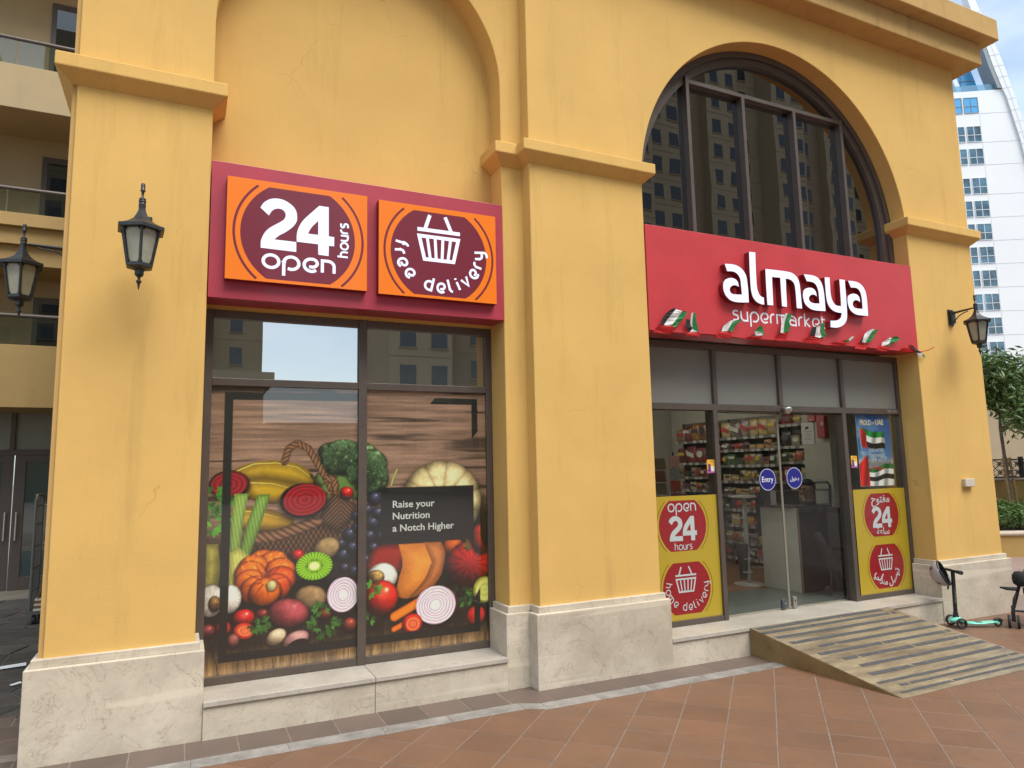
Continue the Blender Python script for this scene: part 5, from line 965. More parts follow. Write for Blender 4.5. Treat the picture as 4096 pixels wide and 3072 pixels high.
m_ = MB(); P4 = [pc+X_*.12+Y_*.02+up_*.44, pc+X_*.56+Y_*.02+up_*.44, pc+X_*.56+Y_*.34+up_*.42, pc+X_*.12+Y_*.34+up_*.42]; m_.hexa([tuple(p-up_*.06) for p in P4], [tuple(p+up_*.02) for p in P4]); m_.build('seat', mat('black_fabric', (.013, .013, .014), .9, bump=.3, bscale=200), pr_, bevel=.015)
P5 = [pc+X_*.16+Y_*.30+up_*.40, pc+X_*.60+Y_*.30+up_*.40, pc+X_*.60+Y_*.37+up_*.38, pc+X_*.16+Y_*.37+up_*.38]; m_ = MB(); m_.hexa([tuple(p) for p in P5], [tuple(p+X_*.2+Y_*.10+up_*.5) for p in P5]); m_.build('backrest', MATS['black_fabric'], pr_, bevel=.015)
MB().tube([tuple(pc+X_*.06+Y_*.02+up_*.45), tuple(pc-X_*.04-Y_*.0+up_*.455), tuple(pc-X_*.10-Y_*.05+up_*.47)], .02, 8, rs=[.022, .02, .012]).build('bumper_bar_end', blk, pr_)
m_ = MB(); m_.lathe([(.001, .10), (.05, .09), (.075, .05), (.08, 0), (.07, -.05), (.03, -.08), (.001, -.085)], tuple(pc+X_*.10+Y_*.06+up_*.56), 12); m_.build('folded_hood', MATS['black_fabric'], pr_, smooth=True)
# ------------------------------------------------------------------ litter
for (x, y, l, w_, a, lb) in ((-.52, 3.22, .34, .10, .15, 'white sheet of card lying on the dark flagstones'), (-.30, 2.45, .09, .03, .6, 'scrap of white paper on the flagstones behind the left plinth')):
    m_ = MB(); c, s_ = math.cos(a), math.sin(a); m_.add([(x+u*c-v*s_, y+u*s_+v*c, g(x)+.012+h) for u, v, h in ((-l/2, -w_/2, 0), (l/2, -w_/2, .004), (l/2, w_/2, .012), (-l/2, w_/2, .004), (-l/2, -w_/2, .004), (l/2, -w_/2, .008), (l/2, w_/2, .016), (-l/2, w_/2, .008))], [(0, 3, 2, 1), (4, 5, 6, 7), (0, 1, 5, 4), (1, 2, 6, 5), (2, 3, 7, 6), (3, 0, 4, 7)])
    m_.build('paper_sheet', mat('white_paper', (.62, .63, .64), .7), label=lb, cat='paper')
# ------------------------------------------------------------------ shop interior
wall_in = mat('shop_wall', (.36, .345, .285), .8, var=.04, vscale=2); dkgrey = mat('dark_grey', (.05, .05, .05), .6)
rm = thing('shop_interior', (7.5, 3, -.08), 'shop interior shell with pale walls and wooden floor behind the glass', 'room', kind='structure')
box('floor', mat('grey_vinyl_floor', (.10, .115, .11), .3, var=.08, vscale=3), rm, 5.45, 10.0, .50, 1.62, -.12, -.079); 
wood = mat('wood_floor', (.24, .13, .07), .4, var=.2, vscale=3, vstretch=(1, 9, 1)); box('wood_floor', wood, rm, 5.45, 10.0, 1.622, 5.6, -.12, -.078)
box('room_wall', wall_in, rm, 4.9, 10.2, 5.4, 5.5, -.1, 3.1); box('room_wall', wall_in, rm, 9.9, 10.0, .64, 5.39, -.1, 3.1); box('room_wall', wall_in, rm, 5.2, 5.3, .64, 5.39, -.1, 3.1); box('room_ceiling', wall_in, rm, 4.9, 10.2, .64, 5.5, 3.05, 3.15)
box('pillar', wall_in, rm, 9.45, 9.72, 1.25, 1.722, -.078, 3.05)
for i, (y0, y1) in enumerate(((1.3, 2.6), (3.2, 4.9))):
    t = thing('tube_light', (8.0, (y0+y1)/2, 2.98), ('tube light over the shelves near the counter', 'tube light at the back of the shop')[i], 'lamp', 'ceiling tube lights'); box('tube', mat('lit_tube', (1, .96, .88), .5, emit=15), t, 7.98, 8.03, y0, y1, 2.965, 2.99); box('housing', wall_in, t, 7.96, 8.05, y0-.02, y1+.02, 2.99, 3.05)
t = thing('tube_light', (6.6, 2.6, 2.60), 'long lit tube light hanging inside the left window', 'lamp', 'ceiling tube lights'); MB().tube([(7.35, 4.6, 2.62), (7.35, 2.6, 2.62)], .014, 8).build('tube', MATS['lit_tube'], t); MB().box(7.33, 7.37, 2.6, 4.6, 2.64, 2.67).build('housing', wall_in, t); MB().tube([(7.35, 2.8, 2.67), (7.35, 2.8, 3.05)], .004, 4).build('hanger', steel, t); MB().tube([(7.35, 4.4, 2.67), (7.35, 4.4, 3.05)], .004, 4).build('hanger', steel, t)
gs = thing('hanging_sign', (6.6, 3.0, 2.25), 'teal hanging sign inside the left window under the ceiling', 'sign'); box('board', mat('teal_board', (.02, .22, .16), .5), gs, 6.55, 7.02, 3.0, 3.02, 2.30, 2.62); MB().tube([(6.8, 3.01, 2.62), (6.8, 3.01, 3.05)], .004, 4).build('hanger', steel, gs)
# shelving along x = 9.6, facing the camera side
met = mat('shelf_metal', (.10, .093, .082), .45, metal=.2); paper = mat('price_paper', (.36, .35, .32), .6); ink = mat('price_ink', (.25, .02, .02), .6)
KINDS = [('crisp bag', 'bag'), ('snack box', 'carton'), ('biscuit packet', 'packet'), ('foil pouch', 'bag')]
PC = [('orange', (.34, .13, .03)), ('red', (.27, .025, .02)), ('dark blue', (.03, .045, .11)), ('pale blue', (.11, .16, .19)), ('yellow', (.36, .25, .04)), ('green', (.05, .13, .035)), ('brown', (.15, .08, .04)), ('cream', (.34, .28, .19)), ('purple', (.07, .03, .08)), ('black', (.03, .03, .03)), ('gold', (.36, .24, .07))]
PM = {n: mat('pack_'+n.replace(' ', '_'), c, .32, col2=[(.30, .25, .18), (.04, .035, .04), (.22, .05, .03), (.28, .20, .05)][i_ % 4], vscale=13+3*(i_ % 3), spec=.6, rand=.3) for i_, (n, c) in enumerate(PC)}; OVER = [mat('label_cream', (.5, .47, .4), .5), mat('label_red', (.38, .03, .03), .5), mat('label_yellow', (.5, .34, .03), .5), mat('label_dark', (.05, .04, .05), .5)]
ordn = ['first', 'second', 'third', 'fourth', 'fifth', 'sixth', 'seventh', 'eighth', 'ninth', 'tenth', 'eleventh', 'twelfth']
RS = random.Random(21)
def bag_mesh(mb, x, y, z, w, h, d):
    n = 7; rows = 7; vs = []; fs = []
    for j in range(rows+1):
        v = j/rows; th = d*math.sin(math.pi*min(1, max(.06, v)))**.6*(.5); pin = 1-.06*math.cos(math.pi*2*v)
        for k in range(n+1): u = k/n-.5; vs.append((x-th*(1-(2*u)**2*.9)-RS.uniform(0, .004), y+u*w*pin, z+v*h))
    m = n+1
    for j in range(rows):
        for k in range(n): fs.append((j*m+k, (j+1)*m+k, (j+1)*m+k+1, j*m+k+1))
    k0 = len(vs); vs += [(x+d*.4, a[1], a[2]) for a in vs]
    for j in range(rows):
        for k in range(n): fs.append((k0+j*m+k, k0+j*m+k+1, k0+(j+1)*m+k+1, k0+(j+1)*m+k))
    for j in range(rows): fs += [(j*m, k0+j*m, k0+(j+1)*m, (j+1)*m), (j*m+n, (j+1)*m+n, k0+(j+1)*m+n, k0+j*m+n)]
    for k in range(n): fs += [(k, k+1, k0+k+1, k0+k), (rows*m+k, k0+rows*m+k, k0+rows*m+k+1, rows*m+k+1)]
    mb.add(vs, fs)
def shelf_bay(name, y0, y1, levels, topz, lab, bayname):
    t = thing('shelving_unit', (9.75, (y0+y1)/2, -.08), lab, 'shelf', 'shelving along the shop side wall'); box('back_panel', met, t, 9.84, 9.86, y0, y1, -.07, topz); 
    for yy in (y0, y1-.012): box('upright', met, t, 9.80, 9.84, yy, yy+.02, -.07, topz)
    for li, z in enumerate(levels):
        box('shelf', met, t, 9.60, 9.84, y0+.004, y1-.004, z-.028, z-.010); box('price_rail', mat('rail_grey', (.13, .125, .115), .4), t, 9.590, 9.600, y0+.004, y1-.004, z-.045, z+.0)
        y = y0+RS.uniform(.02, .12)
        while y < y1-.1:
            l = box('price_label', paper, t, 9.586, 9.5895, y, y+.085, z-.048, z+.004); box('price_print', ink, l, 9.5845, 9.5858, y+.004, y+.08, z-.006, z+.001) if RS.random() < .7 else None; y += RS.choice([.12, .18, .26])
        if li >= len(levels)-6 or True:
            zt = levels[li-1] if li else topz+.05; gap_ = zt-z-.06; y = y1-.02; i = 0
            while y > y0+.07:
                kd, cat = RS.choice(KINDS) if li else ('crisp bag', 'bag'); cn, _ = RS.choice(PC); big = name == 'a' and li == 1; kd, cat, cn = ('crisp bag', 'bag', 'red') if big else (kd, cat, cn); w_ = RS.uniform(.13, .21) if kd != 'foil pouch' else RS.uniform(.10, .14); w_ = RS.uniform(.19, .25) if not li else w_; w_ = .26 if big else w_; w_ = min(w_, y-y0-.01); h_ = gap_*RS.uniform(.72, .97) if kd != 'biscuit packet' else gap_*RS.uniform(.45, .7)
                lb = f'{cn} {kd}, {ordn[min(i, 11)]} from the door end on {bayname} {ordn[li]} shelf down'
                m_ = MB(); yy = y-w_/2; p = thing('snack_pack', (9.66, yy, z-.009), lb, cat, 'snack packs on the shop shelves')
                if kd in ('crisp bag', 'foil pouch'): bag_mesh(m_, 9.645, yy, z-.009, w_*.96, h_, .06); m_.build('wrapper', PM[cn], p, smooth=True)
                else: m_.box(9.625, 9.76, yy-w_*.47, yy+w_*.47, z-.009, z-.009+h_).build('carton', PM[cn], p, bevel=.002)
                m_ = MB(); xx = 9.622 if kd not in ('crisp bag', 'foil pouch') else 9.604; c1 = RS.uniform(.35, .6)
                q_ = RS.randrange(3)
                if q_ == 0: m_.box(xx, xx+.002, yy-w_*.36, yy+w_*.36, z+h_*c1, z+h_*(c1+.2))
                elif q_ == 1: m_.add([(xx, yy+w_*.33*math.cos(a), z+h_*.55+h_*.22*math.sin(a)) for a in np.linspace(0, 2*math.pi, 14, endpoint=False)], [tuple(range(14))[::-1]])
                else: m_.add([(xx, yy-w_*.4, z+h_*.25), (xx, yy+w_*.4, z+h_*.45), (xx, yy+w_*.4, z+h_*.72), (xx, yy-w_*.4, z+h_*.52)], [(0, 3, 2, 1)])
                m_.build('label_print', RS.choice(OVER), p)
                y -= w_+.004; i += 1
    return t
shelf_bay('a', 3.70, 4.92, [2.075, 1.678, 1.42, 1.186, .93], 2.42, 'shelving bay seen through the left window, farthest from the doors', 'far bay')
shelf_bay('b', 2.345, 3.692, [2.09, 1.88, 1.62, 1.353, 1.12, .88, .62, .34, .08], 2.42, 'middle shelving bay behind the left door leaf', 'middle bay')
shelf_bay('c', 1.735, 2.337, [2.236, 1.893, 1.655, 1.348, 1.10], 2.42, 'narrow shelving bay beside the white pillar', 'near bay')
ct_ = thing('price_poster', (9.44, 1.62, 1.9), 'white surveillance notice with a camera picture on the pillar', 'notice'); box('sheet', mat('notice_white', (.48, .47, .44), .6), ct_, 9.440, 9.448, 1.508, 1.735, 1.895, 2.215)
m_ = MB(); fyz = lambda u, v: (9.439, -u, v); ff = lambda b, z, w_: font_text(m_, b, -1.62, z, 0, width=w_, center=True, fn=fyz)
ff('These Premises', 2.075, .16); ff('are under', 2.04, .10); ff('CCTV', 1.995, .09); ff('Surveillance.', 1.96, .14); m_.build('lettering', blk, ct_)
m_ = MB(); m_.hexa([(9.436, 1.60, 2.13), (9.439, 1.60, 2.13), (9.439, 1.60, 2.16), (9.436, 1.60, 2.16)], [(9.436, 1.66, 2.11), (9.439, 1.66, 2.11), (9.439, 1.66, 2.15), (9.436, 1.66, 2.15)]); m_.build('camera_picture', blk, ct_)
fr_ = mat('fire_red', (.30, .012, .015), .4)
t = thing('fire_alarm', (9.43, 1.5, 2.22), 'small red fire alarm box high on the pillar beside the notice', 'alarm'); box('case', fr_, t, 9.40, 9.449, 1.438, 1.58, 2.225, 2.34, bevel=.008); m_ = MB(); font_text(m_, 'FIRE', -1.51, 2.235, 0, width=.06, center=True, fn=lambda u, v: (9.399, -u, v)); m_.build('lettering', OVER[0], t)
t = thing('hose_cabinet', (9.4, 1.3, 1.97), 'dark red wall cabinet high behind the right door leaf', 'cabinet'); box('case', fr_, t, 9.36, 9.449, 1.252, 1.387, 1.97, 2.33, bevel=.005); box('door_label', paper, t, 9.357, 9.3595, 1.27, 1.31, 2.15, 2.20)
# counter, stand, rack, seated cashier
cw = mat('counter_board', (.62, .58, .50), .6, var=.04, vscale=4); co = thing('checkout_counter', (8.9, 1.3, -.08), 'cream boarded checkout counter with dark top behind the doors', 'counter')
box('front_board', cw, co, 8.485, 8.505, 1.05, 1.70, -.078, 1.02, bevel=.002); mat('board_edge', (.17, .12, .09), .6); box('added_dark_board', blk, co, 8.506, 9.43, 1.05, 1.07, -.078, .97); box('end_edge', MATS['board_edge'], co, 8.483, 8.507, 1.035, 1.0495, -.078, 1.02)  # black board beside the front board is added to darken the space behind
box('worktop', dkgrey, co, 8.44, 8.78, 1.10, 1.74, 1.022, 1.05, bevel=.003); box('raised_shelf', mat('dark_olive', (.04, .038, .03), .6), co, 8.52, 9.3, 1.741, 1.82, .6, 1.22, bevel=.003)
for yy, zz in ((1.62, .08), (1.38, .08)): MB().lathe([(.006, 0), (.006, .002)], (8.4835, yy, zz), 6, 'x').build('screw', blk, co)
mo = thing('monitor', (8.55, 1.55, 1.05), 'dark till screen standing on the counter behind the Entry sticker', 'monitor'); box('screen', dkgrey, mo, 8.50, 8.53, 1.42, 1.70, 1.12, 1.34, bevel=.005); box('foot', dkgrey, mo, 8.49, 8.56, 1.5, 1.62, 1.051, 1.12, bevel=.004); box('paper_note', paper, mo, 8.494, 8.499, 1.40, 1.50, 1.02, 1.25)
rs = thing('ring_display_stand', (8.42, 1.93, -.078), 'white pole stand with wire rings and round base inside the doors', 'display stand'); wp = mat('white_paint', (.50, .48, .43), .4)
MB().lathe([(.001, 0), (.21, 0), (.21, .012), (.05, .02), (.001, .02)], (8.42, 1.93, -.077), 28).build('base', wp, rs); MB().tube([(8.42, 1.93, -.06), (8.42, 1.93, 1.14)], .034, 14).build('pole', wp, rs, smooth=True); MB().lathe([(.001, 0), (.18, 0), (.185, .01), (.18, .03), (.001, .03)], (8.42, 1.93, 1.14), 28).build('top_disc', wp, rs)
for z_, a in ((.86, 200), (.62, 340), (.40, 20), (.30, 215), (.12, 215), (.16, 330), (.0, 350)):
    cx, cy = 8.42+.13*math.cos(math.radians(a)), 1.93+.13*math.sin(math.radians(a)); z_ += .0
    if z_ < .05: continue
    MB().tube([(cx+.085*math.cos(b), cy+.085*math.sin(b), z_) for b in np.linspace(0, 2*math.pi, 17)], .0055, 5).build('ring', wp, rs)
MB().tube([(8.27, 1.87, .50), (8.27, 1.87, .02)], .08, 10, rs=[.085, .05]).build('hanging_bag', mat('dark_bag', (.035, .04, .04), .8), rs)
cr = thing('card_rack', (7.63, 2.5, .3), 'wire rack of greeting cards inside the left window', 'rack')
MB().tube([(7.63, 2.5, -.07), (7.63, 2.5, 1.82)], .012, 6).build('post', blk, cr); MB().lathe([(.001, 0), (.2, 0), (.2, .015), (.001, .015)], (7.63, 2.5, -.078), 18).build('base', blk, cr)
CC_ = [(.42, .22, .17), (.20, .20, .20), (.30, .04, .02), (.16, .012, .018), (.42, .40, .33), (.25, .16, .10)]
for j, z_ in enumerate((1.60, 1.42, 1.24, 1.06, .90)):
    c_ = CC_[j]; box('card', mat(f'card_{j}', c_, .5, var=.1, vscale=30), cr, 7.52, 7.70, 2.44, 2.45, z_, z_+.165, bevel=.001)
    for s_ in (0, 1): m_ = MB(); a = -.16-.05*s_; m_.hexa([(7.50+a*.2, 2.46, z_-.03), (7.51+a*.2, 2.47, z_-.03), (7.42+a*.3, 2.56, z_-.03), (7.41+a*.3, 2.55, z_-.03)], [(7.46+a*.2, 2.44, z_+.13), (7.47+a*.2, 2.45, z_+.13), (7.36+a*.3, 2.54, z_+.13), (7.35+a*.3, 2.53, z_+.13)]); m_.build('card', PM['cream'] if (j+s_) % 2 else PM['brown'], cr)
m_ = MB(); m_.flat([(7.61+.045*a, 1.12+.05*b+.02) for a, b in ((0, -1), (.5, -.4), (.95, .1), (.9, .6), (.5, .8), (0, .45), (-.5, .8), (-.9, .6), (-.95, .1), (-.5, -.4))], 2.4385); m_.build('heart_print', OVER[0], cr)
bd = thing('till_desk', (6.9, 2.6, -.08), 'black desk with red edge inside the far left of the window', 'desk'); box('body', blk, bd, 6.35, 6.95, 2.4, 2.9, -.078, 1.24, bevel=.004); box('red_edge', fr_, bd, 6.35, 6.97, 2.38, 2.92, 1.241, 1.27, bevel=.004); 
cab = thing('black_cabinet', (9.2, .9, -.08), 'tall black cabinet standing behind the right door leaf', 'cabinet'); box('body', blk, cab, 8.95, 9.4, .70, .98, -.078, 1.02, bevel=.006); box('drawer', dkgrey, cab, 8.94, 8.949, .72, .96, .1, .45, bevel=.003); box('drawer', dkgrey, cab, 8.94, 8.949, .72, .96, .5, .95, bevel=.003)
# office chair
och = thing('office_chair', (8.75, .92, -.08), 'black office chair with open back frame behind the right door leaf', 'chair'); oc = Vector((9.14, 1.33, 0))
MB().tube([tuple(oc+Vector(p)) for p in ((.16, -.13, .95), (.17, -.14, 1.30), (.17, -.10, 1.345), (.17, .10, 1.345), (.17, .14, 1.30), (.16, .13, .95))], .018, 8).build('back_frame', blk, och); MB().tube([tuple(oc+Vector(p)) for p in ((.17, -.13, 1.24), (.17, .13, 1.24))], .014, 8).build('back_rail', blk, och)
MB().box(oc.x-.2, oc.x+.18, oc.y-.18, oc.y+.18, .43, .49).build('seat', blk, och, bevel=.02); MB().tube([(oc.x, oc.y, .0), (oc.x, oc.y, .44)], .025, 8).build('gas_post', blk, och); box('back_pad', blk, och, oc.x+.15, oc.x+.19, oc.y-.14, oc.y+.14, .52, 1.05, bevel=.015)
for k in range(5):
    a = k*1.257; e_ = (oc.x+.24*math.cos(a), oc.y+.24*math.sin(a)); MB().tube([(oc.x, oc.y, .03), (e_[0], e_[1], -.01)], .014, 6).build('base_arm', blk, och); MB().lathe([(.001, -.012), (.026, -.01), (.03, 0), (.026, .01), (.001, .012)], (e_[0], e_[1], -.046), 12, 'y').build('castor', steel if k == 3 else blk, och)
# black folded trolley bag near the door
tb = thing('folded_stroller', (8.66, .75, -.08), 'black folded pushchair leaning inside the right door leaf', 'pushchair')
MB().tube([(8.55, .80, .72), (8.62, .78, .55), (8.72, .74, .30), (8.78, .72, .05)], .07, 8, rs=[.035, .055, .07, .05]).build('folded_fabric', MATS['black_fabric'], tb, smooth=True)
MB().tube([(8.52, .82, .80), (8.84, .70, -.02)], .012, 6).build('frame_tube', blk, tb); MB().tube([(8.82, .82, .66), (8.62, .70, .0)], .012, 6).build('frame_tube', blk, tb)
for p in ((8.60, .72), (8.86, .72)): MB().lathe([(.02, -.014), (.06, -.014), (.065, 0), (.06, .014), (.02, .014)], (p[0], p[1], -.013), 16, 'y').build('wheel', rub, tb)
# seated cashier: one skinned body, head turned down to the left
def person():
    pz = oc; nodes = [((pz.x, pz.y, .56), .17), ((pz.x-.01, pz.y, .74), .15), ((pz.x-.04, pz.y, .92), .16), ((pz.x-.07, pz.y+.0, 1.04), .10), ((pz.x-.09, pz.y+.0, 1.11), .055), ((pz.x-.11, pz.y, 1.19), .075), ((pz.x-.12, pz.y, 1.27), .095), ((pz.x-.115, pz.y, 1.32), .075),
        ((pz.x-.05, pz.y-.19, .98), .062), ((pz.x-.15, pz.y-.22, .78), .050), ((pz.x-.36, pz.y-.10, .80), .036), ((pz.x-.05, pz.y+.19, .98), .062), ((pz.x-.12, pz.y+.24, .80), .050), ((pz.x-.34, pz.y+.16, .90), .036),
        ((pz.x-.08, pz.y-.09, .53), .095), ((pz.x-.40, pz.y-.10, .52), .07), ((pz.x-.42, pz.y-.10, .10), .045), ((pz.x-.08, pz.y+.09, .53), .095), ((pz.x-.40, pz.y+.10, .52), .07), ((pz.x-.42, pz.y+.10, .10), .045), ((pz.x-.54, pz.y-.10, .0), .035), ((pz.x-.54, pz.y+.10, .0), .035)]
    ed = [(0, 1), (1, 2), (2, 3), (3, 4), (4, 5), (5, 6), (6, 7), (2, 8), (8, 9), (9, 10), (2, 11), (11, 12), (12, 13), (0, 14), (14, 15), (15, 16), (0, 17), (17, 18), (18, 19), (16, 20), (19, 21)]
    pt = thing('person', (pz.x, pz.y, -.08), 'dark-haired man in dark clothing seated behind the counter looking down to the left', 'person')
    skin = mat('skin', (.20, .10, .06), .5); dk = mat('dark_clothes', (.02, .022, .026), .85); hair = mat('black_hair', (.008, .007, .006), .6); off = Vector(pt['org'])
    me = bpy.data.meshes.new('body'); me.from_pydata([tuple(W(p)-off) for p, r in nodes], ed, []); o = bpy.data.objects.new('body', me); COL.objects.link(o); o.modifiers.new('skin', 'SKIN')
    for v, (p, r) in zip(me.skin_vertices[0].data, nodes): v.radius = (r*S, r*S)
    me.skin_vertices[0].data[0].use_root = True; sb = o.modifiers.new('sub', 'SUBSURF'); sb.levels = sb.render_levels = 2
    bpy.context.view_layer.update(); m2 = bpy.data.meshes.new_from_object(o.evaluated_get(bpy.context.evaluated_depsgraph_get())); bpy.data.objects.remove(o)
    m2.materials.clear(); m2.materials.append(dk); m2.materials.append(skin); neck = W((0, 0, 1.085)).z-off.z
    for p in m2.polygons:
        p.use_smooth = True; c = p.center; w_ = c+off
        p.material_index = 1 if (c.z > neck or (w_.x/S < pz.x-.33 and w_.z/S+ZG > .74)) else 0
    link('body', m2, pt, (0, 0, 0), off)
    hc_ = Vector((pz.x-.125, pz.y, 1.265))
    m_ = MB(); n = 20; vs = []; fs = []
    for i in range(11):
        ph = -1.35+i*.27+.0
        for k in range(n): a = 2*math.pi*k/n; vs.append((hc_.x+.02+.118*math.cos(ph)*math.cos(a), hc_.y+.094*math.cos(ph)*math.sin(a), hc_.z+.012+.125*math.sin(ph)))
    for i in range(10):
        for k in range(n):
            a = 2*math.pi*(k+.5)/n; ph = -1.35+(i+.5)*.27
            if ph > .45 or (math.cos(a) > .15 and ph > -.75): fs.append((i*n+k, i*n+(k+1) % n, (i+1)*n+(k+1) % n, (i+1)*n+k))
    m_.add(vs, fs); m_.build('hair', hair, pt, smooth=True)
    MB().hexa([(hc_.x-.105, hc_.y-.016, 1.205), (hc_.x-.09, hc_.y-.02, 1.205), (hc_.x-.09, hc_.y+.02, 1.205), (hc_.x-.105, hc_.y+.016, 1.205)], [(hc_.x-.098, hc_.y-.006, 1.27), (hc_.x-.08, hc_.y-.01, 1.27), (hc_.x-.08, hc_.y+.01, 1.27), (hc_.x-.098, hc_.y+.006, 1.27)]).build('nose', skin, pt, bevel=.004)
    for s_ in (-1, 1):
        MB().lathe([(.001, -.006), (.016, -.004), (.018, .004), (.001, .006)], (hc_.x+.015, hc_.y+.092*s_, 1.245), 10, 'y').build('ear', skin, pt, smooth=True)
        MB().box(hc_.x-.098, hc_.x-.085, hc_.y+.025*s_, hc_.y+.055*s_, 1.262, 1.272).build('eyebrow', hair, pt)
        hx, hy, hz = (pz.x-.37, pz.y-.10, .80) if s_ < 0 else (pz.x-.35, pz.y+.16, .90)
        for f in range(4): MB().tube([(hx, hy+(f-1.5)*.017, hz), (hx-.045, hy+(f-1.5)*.019, hz-.004), (hx-.075+.008*abs(f-1.5), hy+(f-1.5)*.019, hz-.022)], .0095, 6, rs=[.011, .0095, .007]).build('finger', skin, pt, smooth=True)
        MB().tube([(hx+.01, hy+.03, hz), (hx-.03, hy+.052, hz-.005), (hx-.05, hy+.05, hz-.015)], .011, 6, rs=[.013, .011, .008]).build('thumb', skin, pt, smooth=True)
    MB().box(hc_.x-.098, hc_.x-.088, hc_.y-.026, hc_.y+.026, 1.178, 1.188).build('mouth', mat('lips', (.14, .05, .04), .5), pt)
person()
# ------------------------------------------------------------------ rear building on the left
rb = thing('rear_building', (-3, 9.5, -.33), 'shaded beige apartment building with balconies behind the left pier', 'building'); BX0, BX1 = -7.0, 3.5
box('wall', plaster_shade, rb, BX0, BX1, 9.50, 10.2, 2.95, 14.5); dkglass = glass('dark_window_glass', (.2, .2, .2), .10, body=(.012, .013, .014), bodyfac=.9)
alu = mat('dark_aluminium', (.085, .068, .058), .45, metal=.2)
def bwin(x0, x1, z0, z1):
    w = box('window', alu, rb, x0, x1, 9.47, 9.499, z0, z1); MB().box(x0+.09, x1-.09, 9.462, 9.4695, z0+.06, z1-.12).build('pane', dkglass, w)
for z0, z1 in ((9.2, 11.0), (6.3, 7.79), (3.5, 5.015)): bwin(-1.577, -.3, z0, z1); bwin(-4.6, -3.0, z0, z1)
def balcony(zb, zt, zr, mt, steps=None):
    b = thing('balcony', (-2, 8.25, zb), None, None); b.parent = rb; b.location = W((-2, 8.25, zb))-Vector(rb['org'])
    if steps:
        ys = 8.25
        for (a, c) in steps: box('parapet', mt, b, BX0, BX1, ys, ys+.14+(.9 if a == steps[-1][0] else 0), a, c, bevel=.006); ys += .10
        box('slab', mt, b, BX0, BX1, 8.6, 9.498, zb+.01, zb+.2)
    else: box('parapet', mt, b, BX0, BX1, 8.25, 8.40, zb, zt, bevel=.006); box('slab', mt, b, BX0, BX1, 8.402, 9.498, zb+.001, zb+.25)
    MB().tube([(BX0, 8.27, zr), (BX1, 8.27, zr)], .035, 10).build('handrail', alu, b)
    for k in range(8): x0 = -6.9+k*1.22+.19; MB().box(x0, x0+1.195, 8.262, 8.274, zt+.002, zr-.03).build('glass_panel', glass('balcony_glass', (.72, .76, .70), .10), b)
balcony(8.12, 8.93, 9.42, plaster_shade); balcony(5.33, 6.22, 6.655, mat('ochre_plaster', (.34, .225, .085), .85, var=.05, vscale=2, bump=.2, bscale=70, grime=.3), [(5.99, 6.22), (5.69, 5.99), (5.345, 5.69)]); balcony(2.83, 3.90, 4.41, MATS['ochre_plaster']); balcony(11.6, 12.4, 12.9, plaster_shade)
gf = thing('glazed_entrance', (-2, 9.5, -.33), None, None); gf.parent = rb; gf.location = W((-2, 9.5, -.33))-Vector(rb['org'])
bars('frame_bar', alu, gf, [(BX0, BX1, 9.40, 9.50, 2.86, 2.948), (BX0, BX1, 9.40, 9.50, 2.06, 2.16), (-1.78, -1.70, 9.402, 9.50, 2.16, 2.86), (-3.5, -3.42, 9.402, 9.50, -.33, 2.86), (.3, .38, 9.402, 9.50, -.33, 2.86)])
greenglass = glass('green_glass', (.10, .2, .18), .16, body=(.012, .045, .045), bodyfac=.85); grp = mat('grey_spandrel', (.22, .235, .20), .4, var=.1, vscale=2, spec=.6)
for x0, x1 in ((-3.42, -1.78), (-1.70, .3), (.38, 3.4), (-6.9, -3.5)): box('spandrel_pane', grp, gf, x0, x1, 9.45, 9.46, 2.16, 2.86)
for x0, x1 in ((-3.40, -1.70), (-1.68, .28), (.40, 3.4), (-6.9, -3.52)):
    for b in ((x0, x0+.17, -.32, 2.058), (x1-.17, x1, -.32, 2.058), (x0+.17, x1-.17, -.32, -.10), (x0+.17, x1-.17, 1.93, 2.058)): box('door_stile', alu, gf, b[0], b[1], 9.41, 9.48, b[2], b[3], bevel=.003)
    box('door_pane', greenglass, gf, x0+.17, x1-.17, 9.44, 9.45, -.10, 1.93)
for x in (-1.77, -1.60): MB().tube([(x, 9.36, .55), (x, 9.36, 1.05)], .016, 8).build('door_handle', steel, gf)
# roll cage trolley
rc = thing('roll_cage', (-.42, 5.95, -.33), 'grey wire roll cage trolley with flattened cardboard behind the left pier', 'trolley'); cg = mat('galvanised', (.12, .12, .115), .5, metal=.5)
xa, xb, ya, yb, z0, z1 = -.74, -.10, 5.7, 6.25, -.17, 1.40
for x in (xa, xb):
    MB().tube([(x, ya, z0), (x, ya, z1-.06), (x, ya+.05, z1), (x, yb-.05, z1), (x, yb, z1-.06), (x, yb, z0)], .018, 8).build('side_frame', cg, rc)
    for k in range(1, 6): yy = ya+(yb-ya)*k/6; MB().tube([(x, yy, z0), (x, yy, z1-.01)], .007, 5).build('wire', cg, rc)
    for z in (.1, .4, .7, 1.0, 1.25): MB().tube([(x, ya, z), (x, yb, z)], .007, 5).build('wire', cg, rc)
for z in (.1, .7, 1.25): MB().tube([(xa, yb, z), (xb, yb, z)], .008, 5).build('wire', cg, rc)
box('base', cg, rc, xa-.03, xb+.03, ya-.03, yb+.03, -.19, -.15)
for x in (xa+.05, xb-.05):
    for y in (ya+.05, yb-.05): MB().lathe([(.02, -.018), (.058, -.018), (.062, 0), (.058, .018), (.02, .018)], (x, y, -.27), 14, 'x').build('castor', rub, rc); MB().box(x-.025, x+.025, y-.02, y+.02, -.25, -.19).build('castor_fork', cg, rc)
cbm = mat('cardboard', (.16, .09, .055), .9, var=.15, vscale=6)
